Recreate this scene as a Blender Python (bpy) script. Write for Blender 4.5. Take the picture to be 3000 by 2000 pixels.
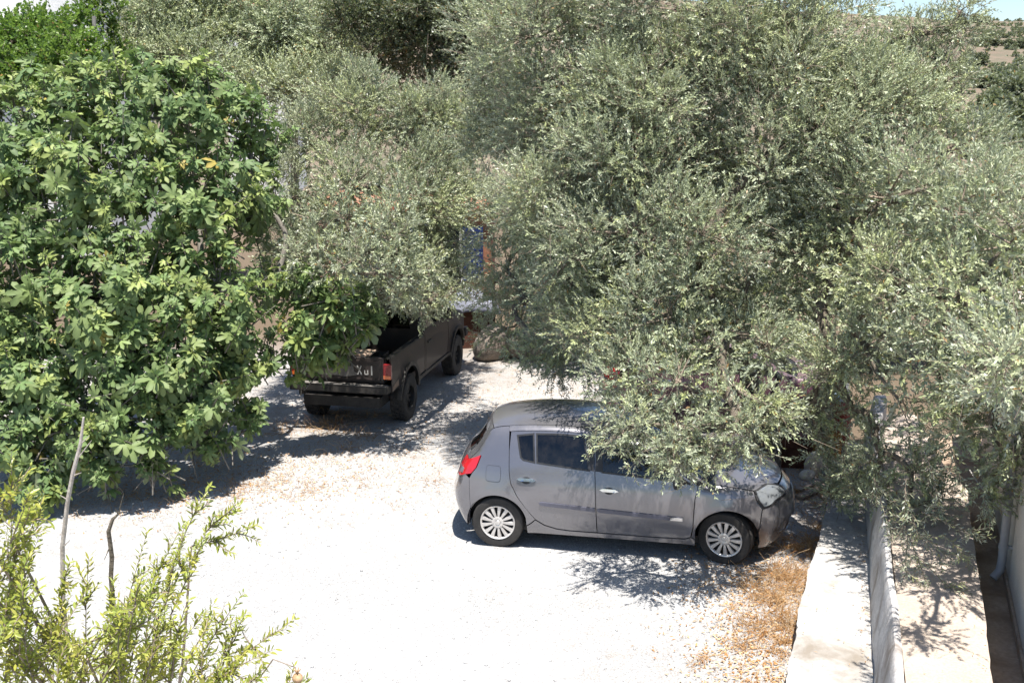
import bpy, bmesh, math, random
import numpy as np
from mathutils import Vector, Matrix
from mathutils.geometry import delaunay_2d_cdt

for _o in list(bpy.data.objects):
    bpy.data.objects.remove(_o)
SC = bpy.context.scene
COL = SC.collection
R = math.radians
rng = np.random.default_rng(7)
random.seed(7)

# ------------------------------------------------------------------ camera
CAM_H, PITCH, FPX = 4.94, R(12.8), 3000.0
cam_d = bpy.data.cameras.new('camera')
cam_d.sensor_width = 36.0
cam_d.lens = 36.0
cam_d.clip_start = 0.1
cam_d.clip_end = 3000
cam = bpy.data.objects.new('camera', cam_d)
COL.objects.link(cam)
cam.location = (0, 0, CAM_H)
cam.rotation_euler = (R(90) - PITCH, 0, 0)
SC.camera = cam

# ------------------------------------------------------------------ sky, sun, exposure
SUN_DIR = Vector((0.07, -0.22, 1.0)).normalized()       # towards the sun: high noon, a little to the right and behind the camera
SUN_EL = math.asin(SUN_DIR.z)
SUN_AZ = math.atan2(SUN_DIR.x, SUN_DIR.y)
world = bpy.data.worlds.new('World')
SC.world = world
world.use_nodes = True
wt = world.node_tree
for n in list(wt.nodes):
    wt.nodes.remove(n)
sky = wt.nodes.new('ShaderNodeTexSky')
sky.sky_type = 'NISHITA'
sky.sun_disc = False
sky.sun_elevation = SUN_EL
sky.sun_rotation = SUN_AZ
sky.altitude = 50
sky.air_density = 1.0
sky.dust_density = 0.4
sky.ozone_density = 2.2
bg = wt.nodes.new('ShaderNodeBackground')
bg.inputs['Strength'].default_value = 0.09
wo = wt.nodes.new('ShaderNodeOutputWorld')
wt.links.new(sky.outputs[0], bg.inputs['Color'])
wt.links.new(bg.outputs[0], wo.inputs['Surface'])

sun_d = bpy.data.lights.new('sun', 'SUN')
sun_d.energy = 5.0
sun_d.angle = R(0.53)
sun_d.color = (1.0, 0.955, 0.89)
sun = bpy.data.objects.new('sun', sun_d)
COL.objects.link(sun)
sun.location = (5, 5, 40)
sun.rotation_euler = (-SUN_DIR).to_track_quat('-Z', 'Y').to_euler()

SC.view_settings.view_transform = 'Standard'
SC.view_settings.look = 'None'
SC.view_settings.exposure = 1.05
SC.view_settings.gamma = 1.0
SC.view_settings.use_curve_mapping = False
SC.cycles.max_bounces = 6
SC.cycles.diffuse_bounces = 3
SC.cycles.glossy_bounces = 3
SC.cycles.transmission_bounces = 4
SC.cycles.transparent_max_bounces = 8
SC.cycles.use_adaptive_sampling = True
SC.cycles.adaptive_threshold = 0.02
SC.cycles.use_denoising = True


# ------------------------------------------------------------------ helpers
def at(px, py, Y):
    """world point at depth Y that lies behind photograph pixel (px, py)"""
    u = (px - 1500) / FPX
    v = (py - 1000) / FPX
    d = np.array([u, math.cos(PITCH) - v * math.sin(PITCH), -math.sin(PITCH) - v * math.cos(PITCH)])
    return d * (Y / d[1]) + np.array([0, 0, CAM_H])


def on_ground(px, py, z=0.0):
    u = (px - 1500) / FPX
    v = (py - 1000) / FPX
    d = np.array([u, math.cos(PITCH) - v * math.sin(PITCH), -math.sin(PITCH) - v * math.cos(PITCH)])
    return d * ((z - CAM_H) / d[2]) + np.array([0, 0, CAM_H])


def project(P):
    q = np.asarray(P) - np.array([0, 0, CAM_H])
    f = q[..., 1] * math.cos(PITCH) - q[..., 2] * math.sin(PITCH)
    up = q[..., 1] * math.sin(PITCH) + q[..., 2] * math.cos(PITCH)
    return 1500 + FPX * q[..., 0] / f, 1000 - FPX * up / f, f


def empty(name, loc=(0, 0, 0), rz=0.0, parent=None):
    o = bpy.data.objects.new(name, None)
    COL.objects.link(o)
    o.location = tuple(float(c) for c in loc)
    o.rotation_euler = (0, 0, rz)
    o.empty_display_size = 0.2
    if parent:
        o.parent = parent
    return o


def tag(o, label=None, cat=None, group=None, kind=None):
    if label: o['label'] = label
    if cat: o['category'] = cat
    if group: o['group'] = group
    if kind: o['kind'] = kind
    return o


def link_mesh(name, me, mats=None, parent=None, smooth=False):
    if mats is not None and len(me.materials) == 0:
        for m in (mats if isinstance(mats, (list, tuple)) else [mats]):
            me.materials.append(m)
    o = bpy.data.objects.new(name, me)
    COL.objects.link(o)
    if parent:
        o.parent = parent
    if smooth:
        me.polygons.foreach_set('use_smooth', np.ones(len(me.polygons), dtype=bool))
    return o


def np_mesh(name, V, faces_flat, sizes, tint=None, mat_idx=None):
    """fast mesh: V (n,3), loops flat array, polygon sizes, tint per vertex (n,3)"""
    me = bpy.data.meshes.new(name)
    V = np.asarray(V, dtype=np.float32)
    faces_flat = np.asarray(faces_flat, dtype=np.int32)
    sizes = np.asarray(sizes, dtype=np.int32)
    me.vertices.add(len(V))
    me.vertices.foreach_set('co', V.ravel())
    me.loops.add(len(faces_flat))
    me.loops.foreach_set('vertex_index', faces_flat)
    me.polygons.add(len(sizes))
    st = np.zeros(len(sizes), dtype=np.int32)
    st[1:] = np.cumsum(sizes)[:-1]
    me.polygons.foreach_set('loop_start', st)
    if mat_idx is not None:
        me.polygons.foreach_set('material_index', np.asarray(mat_idx, dtype=np.int32))
    if tint is not None:
        a = me.color_attributes.new('tint', 'FLOAT_COLOR', 'POINT')
        c = np.ones((len(V), 4), dtype=np.float32)
        c[:, :3] = tint
        a.data.foreach_set('color', c.ravel())
    me.update(calc_edges=True)
    return me


class MB:
    """mesh collector: several shapes joined into one part"""
    def __init__(self):
        self.v = []; self.f = []; self.mi = []

    def add(self, vs, fs, mi=0):
        b = len(self.v)
        self.v += [tuple(float(c) for c in p) for p in vs]
        self.f += [tuple(i + b for i in f) for f in fs]
        self.mi += [mi] * len(fs)
        return self

    def box(self, lo, hi, mi=0, M=None, jitter=0):
        (x0, y0, z0), (x1, y1, z1) = lo, hi
        vs = [Vector((x, y, z)) for z in (z0, z1) for y in (y0, y1) for x in (x0, x1)]
        if jitter:
            vs = [p + Vector([random.uniform(-jitter, jitter) for _ in range(3)]) for p in vs]
        if M is not None:
            vs = [M @ p for p in vs]
        return self.add(vs, [(0, 2, 3, 1), (4, 5, 7, 6), (0, 1, 5, 4), (2, 6, 7, 3), (0, 4, 6, 2), (1, 3, 7, 5)], mi)

    def tube(self, pts, rad, n=8, mi=0, cap=True):
        P = [Vector(tuple(float(c) for c in p)) for p in pts]
        rad = list(rad) if hasattr(rad, '__len__') else [rad] * len(P)
        vs, fs = [], []
        prev = None
        for i, p in enumerate(P):
            d = (P[min(i + 1, len(P) - 1)] - P[max(i - 1, 0)])
            if d.length < 1e-9: d = Vector((0, 0, 1))
            d.normalize()
            if prev is None:
                a = d.orthogonal().normalized()
            else:
                a = (prev - d * prev.dot(d))
                a = a.normalized() if a.length > 1e-6 else d.orthogonal().normalized()
            prev = a
            b = d.cross(a)
            for k in range(n):
                t = 2 * math.pi * k / n
                vs.append(p + (a * math.cos(t) + b * math.sin(t)) * rad[i])
        for i in range(len(P) - 1):
            for k in range(n):
                fs.append((i * n + k, i * n + (k + 1) % n, (i + 1) * n + (k + 1) % n, (i + 1) * n + k))
        if cap:
            fs.append(tuple(reversed(range(n))))
            fs.append(tuple((len(P) - 1) * n + k for k in range(n)))
        return self.add(vs, fs, mi)

    def lathe(self, prof, axis='y', n=32, mi=0, M=None):
        """prof: list of (offset along axis, radius)"""
        vs, fs = [], []
        for (o, r) in prof:
            for k in range(n):
                t = 2 * math.pi * k / n
                c, s = math.cos(t) * r, math.sin(t) * r
                p = Vector((c, o, s)) if axis == 'y' else (Vector((c, s, o)) if axis == 'z' else Vector((o, c, s)))
                vs.append(M @ p if M is not None else p)
        for i in range(len(prof) - 1):
            for k in range(n):
                fs.append((i * n + k, i * n + (k + 1) % n, (i + 1) * n + (k + 1) % n, (i + 1) * n + k))
        return self.add(vs, fs, mi)

    def prism(self, poly, z0, z1, mi=0):
        n = len(poly)
        vs = [(x, y, z0) for x, y in poly] + [(x, y, z1) for x, y in poly]
        fs = [tuple(reversed(range(n))), tuple(range(n, 2 * n))]
        fs += [(i, (i + 1) % n, (i + 1) % n + n, i + n) for i in range(n)]
        return self.add(vs, fs, mi)

    def mesh(self, name, mats, smooth=None, bevel=0, fix=True):
        me = bpy.data.meshes.new(name)
        me.from_pydata(self.v, [], self.f)
        for m in (mats if isinstance(mats, (list, tuple)) else [mats]):
            me.materials.append(m)
        me.polygons.foreach_set('material_index', np.array(self.mi, dtype=np.int32))
        if bevel or fix:
            bm = bmesh.new(); bm.from_mesh(me)
            if fix:
                bmesh.ops.recalc_face_normals(bm, faces=bm.faces)
            if bevel:
                es = [e for e in bm.edges if len(e.link_faces) == 2 and e.calc_face_angle(0) > 0.5]
                bmesh.ops.bevel(bm, geom=es, offset=bevel, segments=2, profile=0.6, affect='EDGES', clamp_overlap=True)
            bm.to_mesh(me); bm.free()
        if smooth:
            me.polygons.foreach_set('use_smooth', np.ones(len(me.polygons), dtype=bool))
            try:
                me.set_sharp_from_angle(angle=R(smooth if smooth is not True else 40))
            except Exception:
                pass
        me.update()
        return me

    def build(self, name, mats, parent=None, smooth=None, bevel=0, fix=True):
        return link_mesh(name, self.mesh(name, mats, smooth, bevel, fix), None, parent)


# ------------------------------------------------------------------ materials
def nt_mat(name):
    m = bpy.data.materials.new(name)
    m.use_nodes = True
    t = m.node_tree
    return m, t, t.nodes['Principled BSDF'], t.nodes['Material Output']


def N(t, typ, **kw):
    n = t.nodes.new(typ)
    for k, v in kw.items():
        if k in n.inputs: n.inputs[k].default_value = v
        else: setattr(n, k, v)
    return n


def noise(t, vec, scale, detail=4.0, rough=0.55, dist=0.0):
    n = N(t, 'ShaderNodeTexNoise')
    n.inputs['Scale'].default_value = scale
    n.inputs['Detail'].default_value = detail
    n.inputs['Roughness'].default_value = rough
    n.inputs['Distortion'].default_value = dist
    if vec is not None: t.links.new(vec, n.inputs['Vector'])
    return n


def ramp(t, fac, stops):
    r = N(t, 'ShaderNodeValToRGB')
    cr = r.color_ramp
    while len(cr.elements) < len(stops): cr.elements.new(0.5)
    for e, (p, c) in zip(cr.elements, stops):
        e.position = p
        e.color = (c[0], c[1], c[2], 1) if hasattr(c, '__len__') else (c, c, c, 1)
    t.links.new(fac, r.inputs['Fac'])
    return r


def mixc(t, fac, a, b, mode='MIX'):
    m = N(t, 'ShaderNodeMix'); m.data_type = 'RGBA'; m.blend_type = mode
    for sock, v in ((m.inputs[0], fac), (m.inputs[6], a), (m.inputs[7], b)):
        if isinstance(v, bpy.types.NodeSocket): t.links.new(v, sock)
        elif hasattr(v, '__len__'): sock.default_value = (v[0], v[1], v[2], 1)
        else: sock.default_value = v
    return m.outputs[2]


def bump(t, height, strength, dist, bsdf, normal=None):
    b = N(t, 'ShaderNodeBump')
    b.inputs['Strength'].default_value = strength
    b.inputs['Distance'].default_value = dist
    t.links.new(height, b.inputs['Height'])
    if normal is not None: t.links.new(normal, b.inputs['Normal'])
    if bsdf is not None: t.links.new(b.outputs[0], bsdf.inputs['Normal'])
    return b


def surface(name, c1, c2, scale=3.0, rough=0.85, bump_s=0.3, bump_d=0.02, fine=40.0, stain=None, stain_scale=0.8,
            stain_lo=0.5, stain_hi=0.7, metallic=0.0, spec=0.3):
    """procedural weathered surface: two tones, grain, optional stain with a shape of its own"""
    m, t, b, o = nt_mat(name)
    tc = N(t, 'ShaderNodeTexCoord')
    v = tc.outputs['Object']
    n1 = noise(t, v, scale, 6, 0.6)
    n2 = noise(t, v, fine, 5, 0.65)
    r1 = ramp(t, n1.outputs[0], [(0.32, c1), (0.68, c2)])
    g = ramp(t, n2.outputs[0], [(0.25, 0.72), (0.75, 1.15)])
    col = mixc(t, 1.0, r1.outputs[0], g.outputs[0], 'MULTIPLY')
    if stain is not None:
        n3 = noise(t, v, stain_scale, 5, 0.6, 0.4)
        s = ramp(t, n3.outputs[0], [(stain_lo, 0.0), (stain_hi, 1.0)])
        col = mixc(t, s.outputs[0], col, stain)
    t.links.new(col, b.inputs['Base Color'])
    b.inputs['Roughness'].default_value = rough
    b.inputs['Metallic'].default_value = metallic
    b.inputs['Specular IOR Level'].default_value = spec
    add = N(t, 'ShaderNodeMath'); add.operation = 'ADD'
    t.links.new(n1.outputs[0], add.inputs[0]); t.links.new(n2.outputs[0], add.inputs[1])
    bump(t, add.outputs[0], bump_s, bump_d, b)
    return m


def plain(name, c, rough=0.5, metallic=0.0, spec=0.5, coat=0.0, var=0.12, scale=9.0):
    m, t, b, o = nt_mat(name)
    tc = N(t, 'ShaderNodeTexCoord')
    n1 = noise(t, tc.outputs['Object'], scale, 4)
    r1 = ramp(t, n1.outputs[0], [(0.3, [x * (1 - var) for x in c]), (0.7, [min(1, x * (1 + var)) for x in c])])
    t.links.new(r1.outputs[0], b.inputs['Base Color'])
    rr = ramp(t, n1.outputs[0], [(0.3, max(0, rough - 0.08)), (0.7, min(1, rough + 0.08))])
    t.links.new(rr.outputs[0], b.inputs['Roughness'])
    b.inputs['Metallic'].default_value = metallic
    b.inputs['Specular IOR Level'].default_value = spec
    b.inputs['Coat Weight'].default_value = coat
    b.inputs['Coat Roughness'].default_value = 0.06
    return m


def leaf_mat(name, back=(0.3, 0.33, 0.27), back_f=0.75, trans=0.3, rough=0.45, spec=0.4, tr_col=(0.25, 0.32, 0.06)):
    m, t, b, o = nt_mat(name)
    at_ = N(t, 'ShaderNodeAttribute'); at_.attribute_name = 'tint'
    gm = N(t, 'ShaderNodeNewGeometry')
    k = N(t, 'ShaderNodeMath'); k.operation = 'MULTIPLY'; k.inputs[1].default_value = back_f
    t.links.new(gm.outputs['Backfacing'], k.inputs[0])
    col = mixc(t, k.outputs[0], at_.outputs['Color'], back)
    t.links.new(col, b.inputs['Base Color'])
    b.inputs['Roughness'].default_value = rough
    b.inputs['Specular IOR Level'].default_value = spec
    tr = N(t, 'ShaderNodeBsdfTranslucent')
    tcx = mixc(t, 0.5, at_.outputs['Color'], tr_col)
    t.links.new(tcx, tr.inputs['Color'])
    mx = N(t, 'ShaderNodeMixShader'); mx.inputs[0].default_value = trans
    t.links.new(b.outputs[0], mx.inputs[1]); t.links.new(tr.outputs[0], mx.inputs[2])
    t.links.new(mx.outputs[0], o.inputs['Surface'])
    return m


def obj_leaf_mat(name, c1, c2, back, trans=0.25, rough=0.5, spec=0.4, tr_col=(0.2, 0.3, 0.05)):
    """leaf as an object of its own: its tone from the object's random number"""
    m, t, b, o = nt_mat(name)
    oi = N(t, 'ShaderNodeObjectInfo')
    at_ = N(t, 'ShaderNodeAttribute'); at_.attribute_name = 'tint'
    c = mixc(t, oi.outputs['Random'], c1, c2)
    c = mixc(t, 0.5, c, at_.outputs['Color'])
    gm = N(t, 'ShaderNodeNewGeometry')
    k = N(t, 'ShaderNodeMath'); k.operation = 'MULTIPLY'; k.inputs[1].default_value = 0.7
    t.links.new(gm.outputs['Backfacing'], k.inputs[0])
    col = mixc(t, k.outputs[0], c, back)
    t.links.new(col, b.inputs['Base Color'])
    b.inputs['Roughness'].default_value = rough
    b.inputs['Specular IOR Level'].default_value = spec
    tr = N(t, 'ShaderNodeBsdfTranslucent')
    t.links.new(mixc(t, 0.5, c, tr_col), tr.inputs['Color'])
    mx = N(t, 'ShaderNodeMixShader'); mx.inputs[0].default_value = trans
    t.links.new(b.outputs[0], mx.inputs[1]); t.links.new(tr.outputs[0], mx.inputs[2])
    t.links.new(mx.outputs[0], o.inputs['Surface'])
    return m


def ground_mat():
    m, t, b, o = nt_mat('pale_gravel_ground')
    tc = N(t, 'ShaderNodeTexCoord'); v = tc.outputs['Object']
    big = noise(t, v, 0.45, 5, 0.6)
    mid = noise(t, v, 3.2, 6, 0.65)
    fine = noise(t, v, 52, 6, 0.7)
    vor = N(t, 'ShaderNodeTexVoronoi'); vor.inputs['Scale'].default_value = 75
    t.links.new(v, vor.inputs['Vector'])
    base = ramp(t, big.outputs[0], [(0.3, (0.385, 0.38, 0.372)), (0.7, (0.48, 0.476, 0.472))])
    sp = ramp(t, vor.outputs['Color'], [(0.1, 0.55), (0.9, 1.15)])
    col = mixc(t, 0.8, base.outputs[0], sp.outputs[0], 'MULTIPLY')
    g = ramp(t, fine.outputs[0], [(0.25, 0.75), (0.75, 1.15)])
    col = mixc(t, 0.8, col, g.outputs[0], 'MULTIPLY')
    # dry litter and bare earth patches
    lit = ramp(t, mid.outputs[0], [(0.46, 0.0), (0.66, 1.0)])
    n4 = noise(t, v, 0.33, 3, 0.5)
    lit2 = ramp(t, n4.outputs[0], [(0.42, 0.0), (0.62, 0.8)])
    sep = N(t, 'ShaderNodeSeparateXYZ'); t.links.new(v, sep.inputs[0])
    mr = N(t, 'ShaderNodeMapRange'); mr.inputs['From Min'].default_value = 12.0; mr.inputs['From Max'].default_value = 16.0
    t.links.new(sep.outputs['Y'], mr.inputs['Value'])
    mr2 = N(t, 'ShaderNodeMapRange'); mr2.inputs['From Min'].default_value = 1.7; mr2.inputs['From Max'].default_value = 2.9
    t.links.new(sep.outputs['X'], mr2.inputs['Value'])
    mxx = N(t, 'ShaderNodeMath'); mxx.operation = 'MAXIMUM'
    t.links.new(mr.outputs[0], mxx.inputs[0]); t.links.new(mr2.outputs[0], mxx.inputs[1])
    mm = N(t, 'ShaderNodeMath'); mm.operation = 'MULTIPLY'
    t.links.new(lit.outputs[0], mm.inputs[0]); t.links.new(lit2.outputs[0], mm.inputs[1])
    mlow = N(t, 'ShaderNodeMath'); mlow.operation = 'MULTIPLY'; mlow.inputs[1].default_value = 0.35
    t.links.new(mm.outputs[0], mlow.inputs[0]); mm = mlow
    ad = N(t, 'ShaderNodeMath'); ad.operation = 'MULTIPLY_ADD'; ad.inputs[1].default_value = 0.30
    t.links.new(mxx.outputs[0], ad.inputs[0])
    t.links.new(mm.outputs[0], ad.inputs[2])
    mm2 = N(t, 'ShaderNodeMath'); mm2.operation = 'MULTIPLY'; mm2.use_clamp = True
    t.links.new(ad.outputs[0], mm2.inputs[0])
    g2 = ramp(t, mid.outputs[0], [(0.35, 0.25), (0.6, 1.0)])
    t.links.new(g2.outputs[0], mm2.inputs[1])
    mr3 = N(t, 'ShaderNodeMapRange'); mr3.inputs['From Min'].default_value = 19.5; mr3.inputs['From Max'].default_value = 23.0
    t.links.new(sep.outputs['Y'], mr3.inputs['Value'])
    mm3 = N(t, 'ShaderNodeMath'); mm3.operation = 'MAXIMUM'
    t.links.new(mm2.outputs[0], mm3.inputs[0]); t.links.new(mr3.outputs[0], mm3.inputs[1])
    mm2 = mm3
    earth = ramp(t, fine.outputs[0], [(0.3, (0.20, 0.14, 0.095)), (0.7, (0.32, 0.24, 0.165))])
    col = mixc(t, mm2.outputs[0], col, earth.outputs[0])
    soil = ramp(t, fine.outputs[0], [(0.3, (0.10, 0.075, 0.052)), (0.7, (0.17, 0.13, 0.09))])
    mr4 = N(t, 'ShaderNodeMapRange'); mr4.inputs['From Min'].default_value = 4.2; mr4.inputs['From Max'].default_value = 5.0
    t.links.new(sep.outputs['X'], mr4.inputs['Value'])
    mx4 = N(t, 'ShaderNodeMath'); mx4.operation = 'MAXIMUM'
    t.links.new(mr3.outputs[0], mx4.inputs[0]); t.links.new(mr4.outputs[0], mx4.inputs[1])
    col = mixc(t, mx4.outputs[0], col, soil.outputs[0])
    t.links.new(col, b.inputs['Base Color'])
    b.inputs['Roughness'].default_value = 0.95
    b.inputs['Specular IOR Level'].default_value = 0.15
    add = N(t, 'ShaderNodeMath'); add.operation = 'ADD'
    t.links.new(fine.outputs[0], add.inputs[0]); t.links.new(vor.outputs['Distance'], add.inputs[1])
    bump(t, add.outputs[0], 0.6, 0.012, b)
    return m


def hill_mat():
    m, t, b, o = nt_mat('dry_hillside')
    tc = N(t, 'ShaderNodeTexCoord'); v = tc.outputs['Object']
    n1 = noise(t, v, 0.06, 6, 0.7)
    n2 = noise(t, v, 0.3, 8, 0.75)
    c = ramp(t, n1.outputs[0], [(0.3, (0.145, 0.108, 0.075)), (0.7, (0.205, 0.16, 0.112))])
    sp = ramp(t, n2.outputs[0], [(0.46, 0.0), (0.58, 0.85)])
    col = mixc(t, sp.outputs[0], c.outputs[0], (0.105, 0.10, 0.062))
    t.links.new(col, b.inputs['Base Color'])
    b.inputs['Roughness'].default_value = 0.95
    bump(t, n2.outputs[0], 0.6, 0.5, b)
    return m


def paint_mat(name, c, dust_sun=(0.30, 0.25, 0.20), dust_sun_amt=0.35, metallic=0.55, rough=0.32, coat=1.0):
    m, t, b, o = nt_mat(name)
    tc = N(t, 'ShaderNodeTexCoord'); v = tc.outputs['Object']
    n1 = noise(t, v, 2.2, 6, 0.6)
    n2 = noise(t, v, 26, 5, 0.7)
    geo = N(t, 'ShaderNodeNewGeometry')
    sep = N(t, 'ShaderNodeSeparateXYZ'); t.links.new(v, sep.inputs[0])
    lo = N(t, 'ShaderNodeMapRange'); lo.inputs['From Min'].default_value = 0.62; lo.inputs['From Max'].default_value = 0.2
    t.links.new(sep.outputs['Z'], lo.inputs['Value'])
    d = ramp(t, n1.outputs[0], [(0.35, 0.15), (0.7, 1.0)])
    a = N(t, 'ShaderNodeMath'); a.operation = 'MULTIPLY_ADD'; a.inputs[1].default_value = 0.55
    t.links.new(lo.outputs[0], a.inputs[0]); t.links.new(d.outputs[0], a.inputs[2])
    sn = N(t, 'ShaderNodeSeparateXYZ'); t.links.new(geo.outputs['Normal'], sn.inputs[0])
    top_lit = N(t, 'ShaderNodeMapRange'); top_lit.inputs['From Min'].default_value = 0.45; top_lit.inputs['From Max'].default_value = 0.95; top_lit.inputs['To Max'].default_value = 0.9  # extra dust tone on upward faces, lightening roof and bonnet as if sunlit
    t.links.new(sn.outputs['Z'], top_lit.inputs['Value'])
    au = N(t, 'ShaderNodeMath'); au.operation = 'ADD'
    t.links.new(a.outputs[0], au.inputs[0]); t.links.new(top_lit.outputs[0], au.inputs[1])
    a = au
    a2 = N(t, 'ShaderNodeMath'); a2.operation = 'MULTIPLY'; a2.inputs[1].default_value = dust_sun_amt; a2.use_clamp = True
    t.links.new(a.outputs[0], a2.inputs[0])
    col = mixc(t, a2.outputs[0], c, dust_sun)
    t.links.new(col, b.inputs['Base Color'])
    mt = N(t, 'ShaderNodeMapRange'); mt.inputs['To Min'].default_value = metallic; mt.inputs['To Max'].default_value = 0.0
    t.links.new(a2.outputs[0], mt.inputs['Value']); t.links.new(mt.outputs[0], b.inputs['Metallic'])
    rr = N(t, 'ShaderNodeMapRange'); rr.inputs['To Min'].default_value = rough; rr.inputs['To Max'].default_value = 0.75
    t.links.new(a2.outputs[0], rr.inputs['Value']); t.links.new(rr.outputs[0], b.inputs['Roughness'])
    b.inputs['Coat Weight'].default_value = coat
    cr = ramp(t, n2.outputs[0], [(0.3, 0.03), (0.8, 0.07)])
    t.links.new(cr.outputs[0], b.inputs['Coat Roughness'])
    return m


def glass_mat(name, tint=(0.25, 0.27, 0.27), rough=0.02):
    m, t, b, o = nt_mat(name)
    tr = N(t, 'ShaderNodeBsdfTransparent'); tr.inputs[0].default_value = (*tint, 1)
    gl = N(t, 'ShaderNodeBsdfGlossy'); gl.inputs['Roughness'].default_value = rough
    gl.inputs['Color'].default_value = (0.9, 0.95, 1, 1)
    fr = N(t, 'ShaderNodeFresnel'); fr.inputs['IOR'].default_value = 1.6
    tc = N(t, 'ShaderNodeTexCoord')
    n1 = noise(t, tc.outputs['Object'], 7, 5, 0.65)
    du = N(t, 'ShaderNodeBsdfDiffuse'); du.inputs[0].default_value = (0.30, 0.26, 0.22, 1)
    mx = N(t, 'ShaderNodeMixShader')
    t.links.new(fr.outputs[0], mx.inputs[0]); t.links.new(tr.outputs[0], mx.inputs[1]); t.links.new(gl.outputs[0], mx.inputs[2])
    dm = ramp(t, n1.outputs[0], [(0.4, 0.0), (0.8, 0.06)])
    mx2 = N(t, 'ShaderNodeMixShader')
    t.links.new(dm.outputs[0], mx2.inputs[0]); t.links.new(mx.outputs[0], mx2.inputs[1]); t.links.new(du.outputs[0], mx2.inputs[2])
    t.links.new(mx2.outputs[0], o.inputs['Surface'])
    return m


M = {}
M['ground'] = ground_mat()
M['hill'] = hill_mat()
M['stone_bits'] = surface('gravel_stone', (0.28, 0.275, 0.27), (0.46, 0.455, 0.445), 6, 0.9, 0.2, 0.005, 60)
M['white_concrete'] = surface('whitewashed_concrete', (0.37, 0.355, 0.335), (0.49, 0.475, 0.455), 1.6, 0.9, 0.5, 0.02, 22,
                              stain=(0.23, 0.20, 0.165), stain_scale=1.9, stain_lo=0.48, stain_hi=0.72)
M['white_wall'] = surface('white_limewashed_wall', (0.44, 0.42, 0.405), (0.57, 0.555, 0.54), 2.4, 0.9, 0.5, 0.02, 30,
                          stain=(0.23, 0.20, 0.175), stain_scale=2.6, stain_lo=0.46, stain_hi=0.68)
M['path'] = surface('pinkish_concrete_path', (0.40, 0.33, 0.27), (0.48, 0.405, 0.34), 1.1, 0.9, 0.3, 0.01, 50,
                    stain=(0.31, 0.245, 0.185), stain_scale=0.9, stain_lo=0.55, stain_hi=0.8)
M['gutter'] = surface('brown_earth_gutter', (0.34, 0.25, 0.18), (0.45, 0.35, 0.265), 2.5, 0.95, 0.6, 0.02, 30,
                      stain=(0.22, 0.15, 0.10), stain_scale=2.2)
M['cream'] = surface('cream_render', (0.68, 0.60, 0.505), (0.75, 0.67, 0.575), 1.3, 0.9, 0.25, 0.006, 60,
                     stain=(0.44, 0.36, 0.28), stain_scale=1.0, stain_lo=0.58, stain_hi=0.8)
M['pipe'] = plain('grey_plastic_pipe', (0.34, 0.33, 0.33), 0.45)
M['white_house'] = surface('white_house_render', (0.74, 0.73, 0.70), (0.80, 0.79, 0.77), 0.7, 0.9, 0.2, 0.01, 20)
M['terracotta'] = surface('terracotta_render', (0.34, 0.14, 0.08), (0.42, 0.20, 0.12), 0.9, 0.9, 0.25, 0.01, 30,
                          stain=(0.36, 0.22, 0.15), stain_scale=0.7)
M['blue_paint'] = plain('blue_shutter_paint', (0.012, 0.032, 0.13), 0.6)
M['window_dark'] = plain('dark_window_pane', (0.02, 0.025, 0.03), 0.08, spec=0.8)
M['roof_tile'] = surface('roof_tile', (0.32, 0.13, 0.08), (0.42, 0.20, 0.12), 3, 0.85, 0.4, 0.02, 40)
M['bark'] = surface('olive_bark', (0.13, 0.105, 0.08), (0.27, 0.23, 0.18), 9, 0.95, 0.9, 0.04, 45)
M['fig_bark'] = surface('fig_bark', (0.14, 0.125, 0.105), (0.22, 0.20, 0.17), 7, 0.9, 0.5, 0.02, 40)
M['twig'] = plain('twig_bark', (0.24, 0.19, 0.145), 0.85, var=0.35, scale=3)
M['pale_stick'] = surface('bare_stick', (0.42, 0.36, 0.32), (0.58, 0.52, 0.47), 14, 0.85, 0.4, 0.01, 60)
M['olive_leaf'] = leaf_mat('olive_leaf', back=(0.38, 0.40, 0.33), back_f=0.8, trans=0.22, rough=0.42, spec=0.5, tr_col=(0.24, 0.30, 0.08))
M['far_leaf'] = leaf_mat('background_leaf', back=(0.32, 0.34, 0.27), back_f=0.6, trans=0.25, rough=0.5)
M['green_leaf'] = leaf_mat('green_shrub_leaf', back=(0.16, 0.24, 0.08), back_f=0.5, trans=0.35, rough=0.4, tr_col=(0.25, 0.42, 0.05))
M['fig_leaf'] = leaf_mat('fig_leaf', back=(0.26, 0.29, 0.20), back_f=0.6, trans=0.24, rough=0.58, spec=0.38, tr_col=(0.2, 0.36, 0.06))
M['pom_leaf'] = leaf_mat('shrub_leaf', back=(0.32, 0.36, 0.10), back_f=0.45, trans=0.38, rough=0.35, spec=0.5, tr_col=(0.5, 0.5, 0.05))
M['straw'] = leaf_mat('dry_straw', back=(0.5, 0.32, 0.16), back_f=0.4, trans=0.15, rough=0.8, spec=0.2, tr_col=(0.5, 0.3, 0.1))

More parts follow.
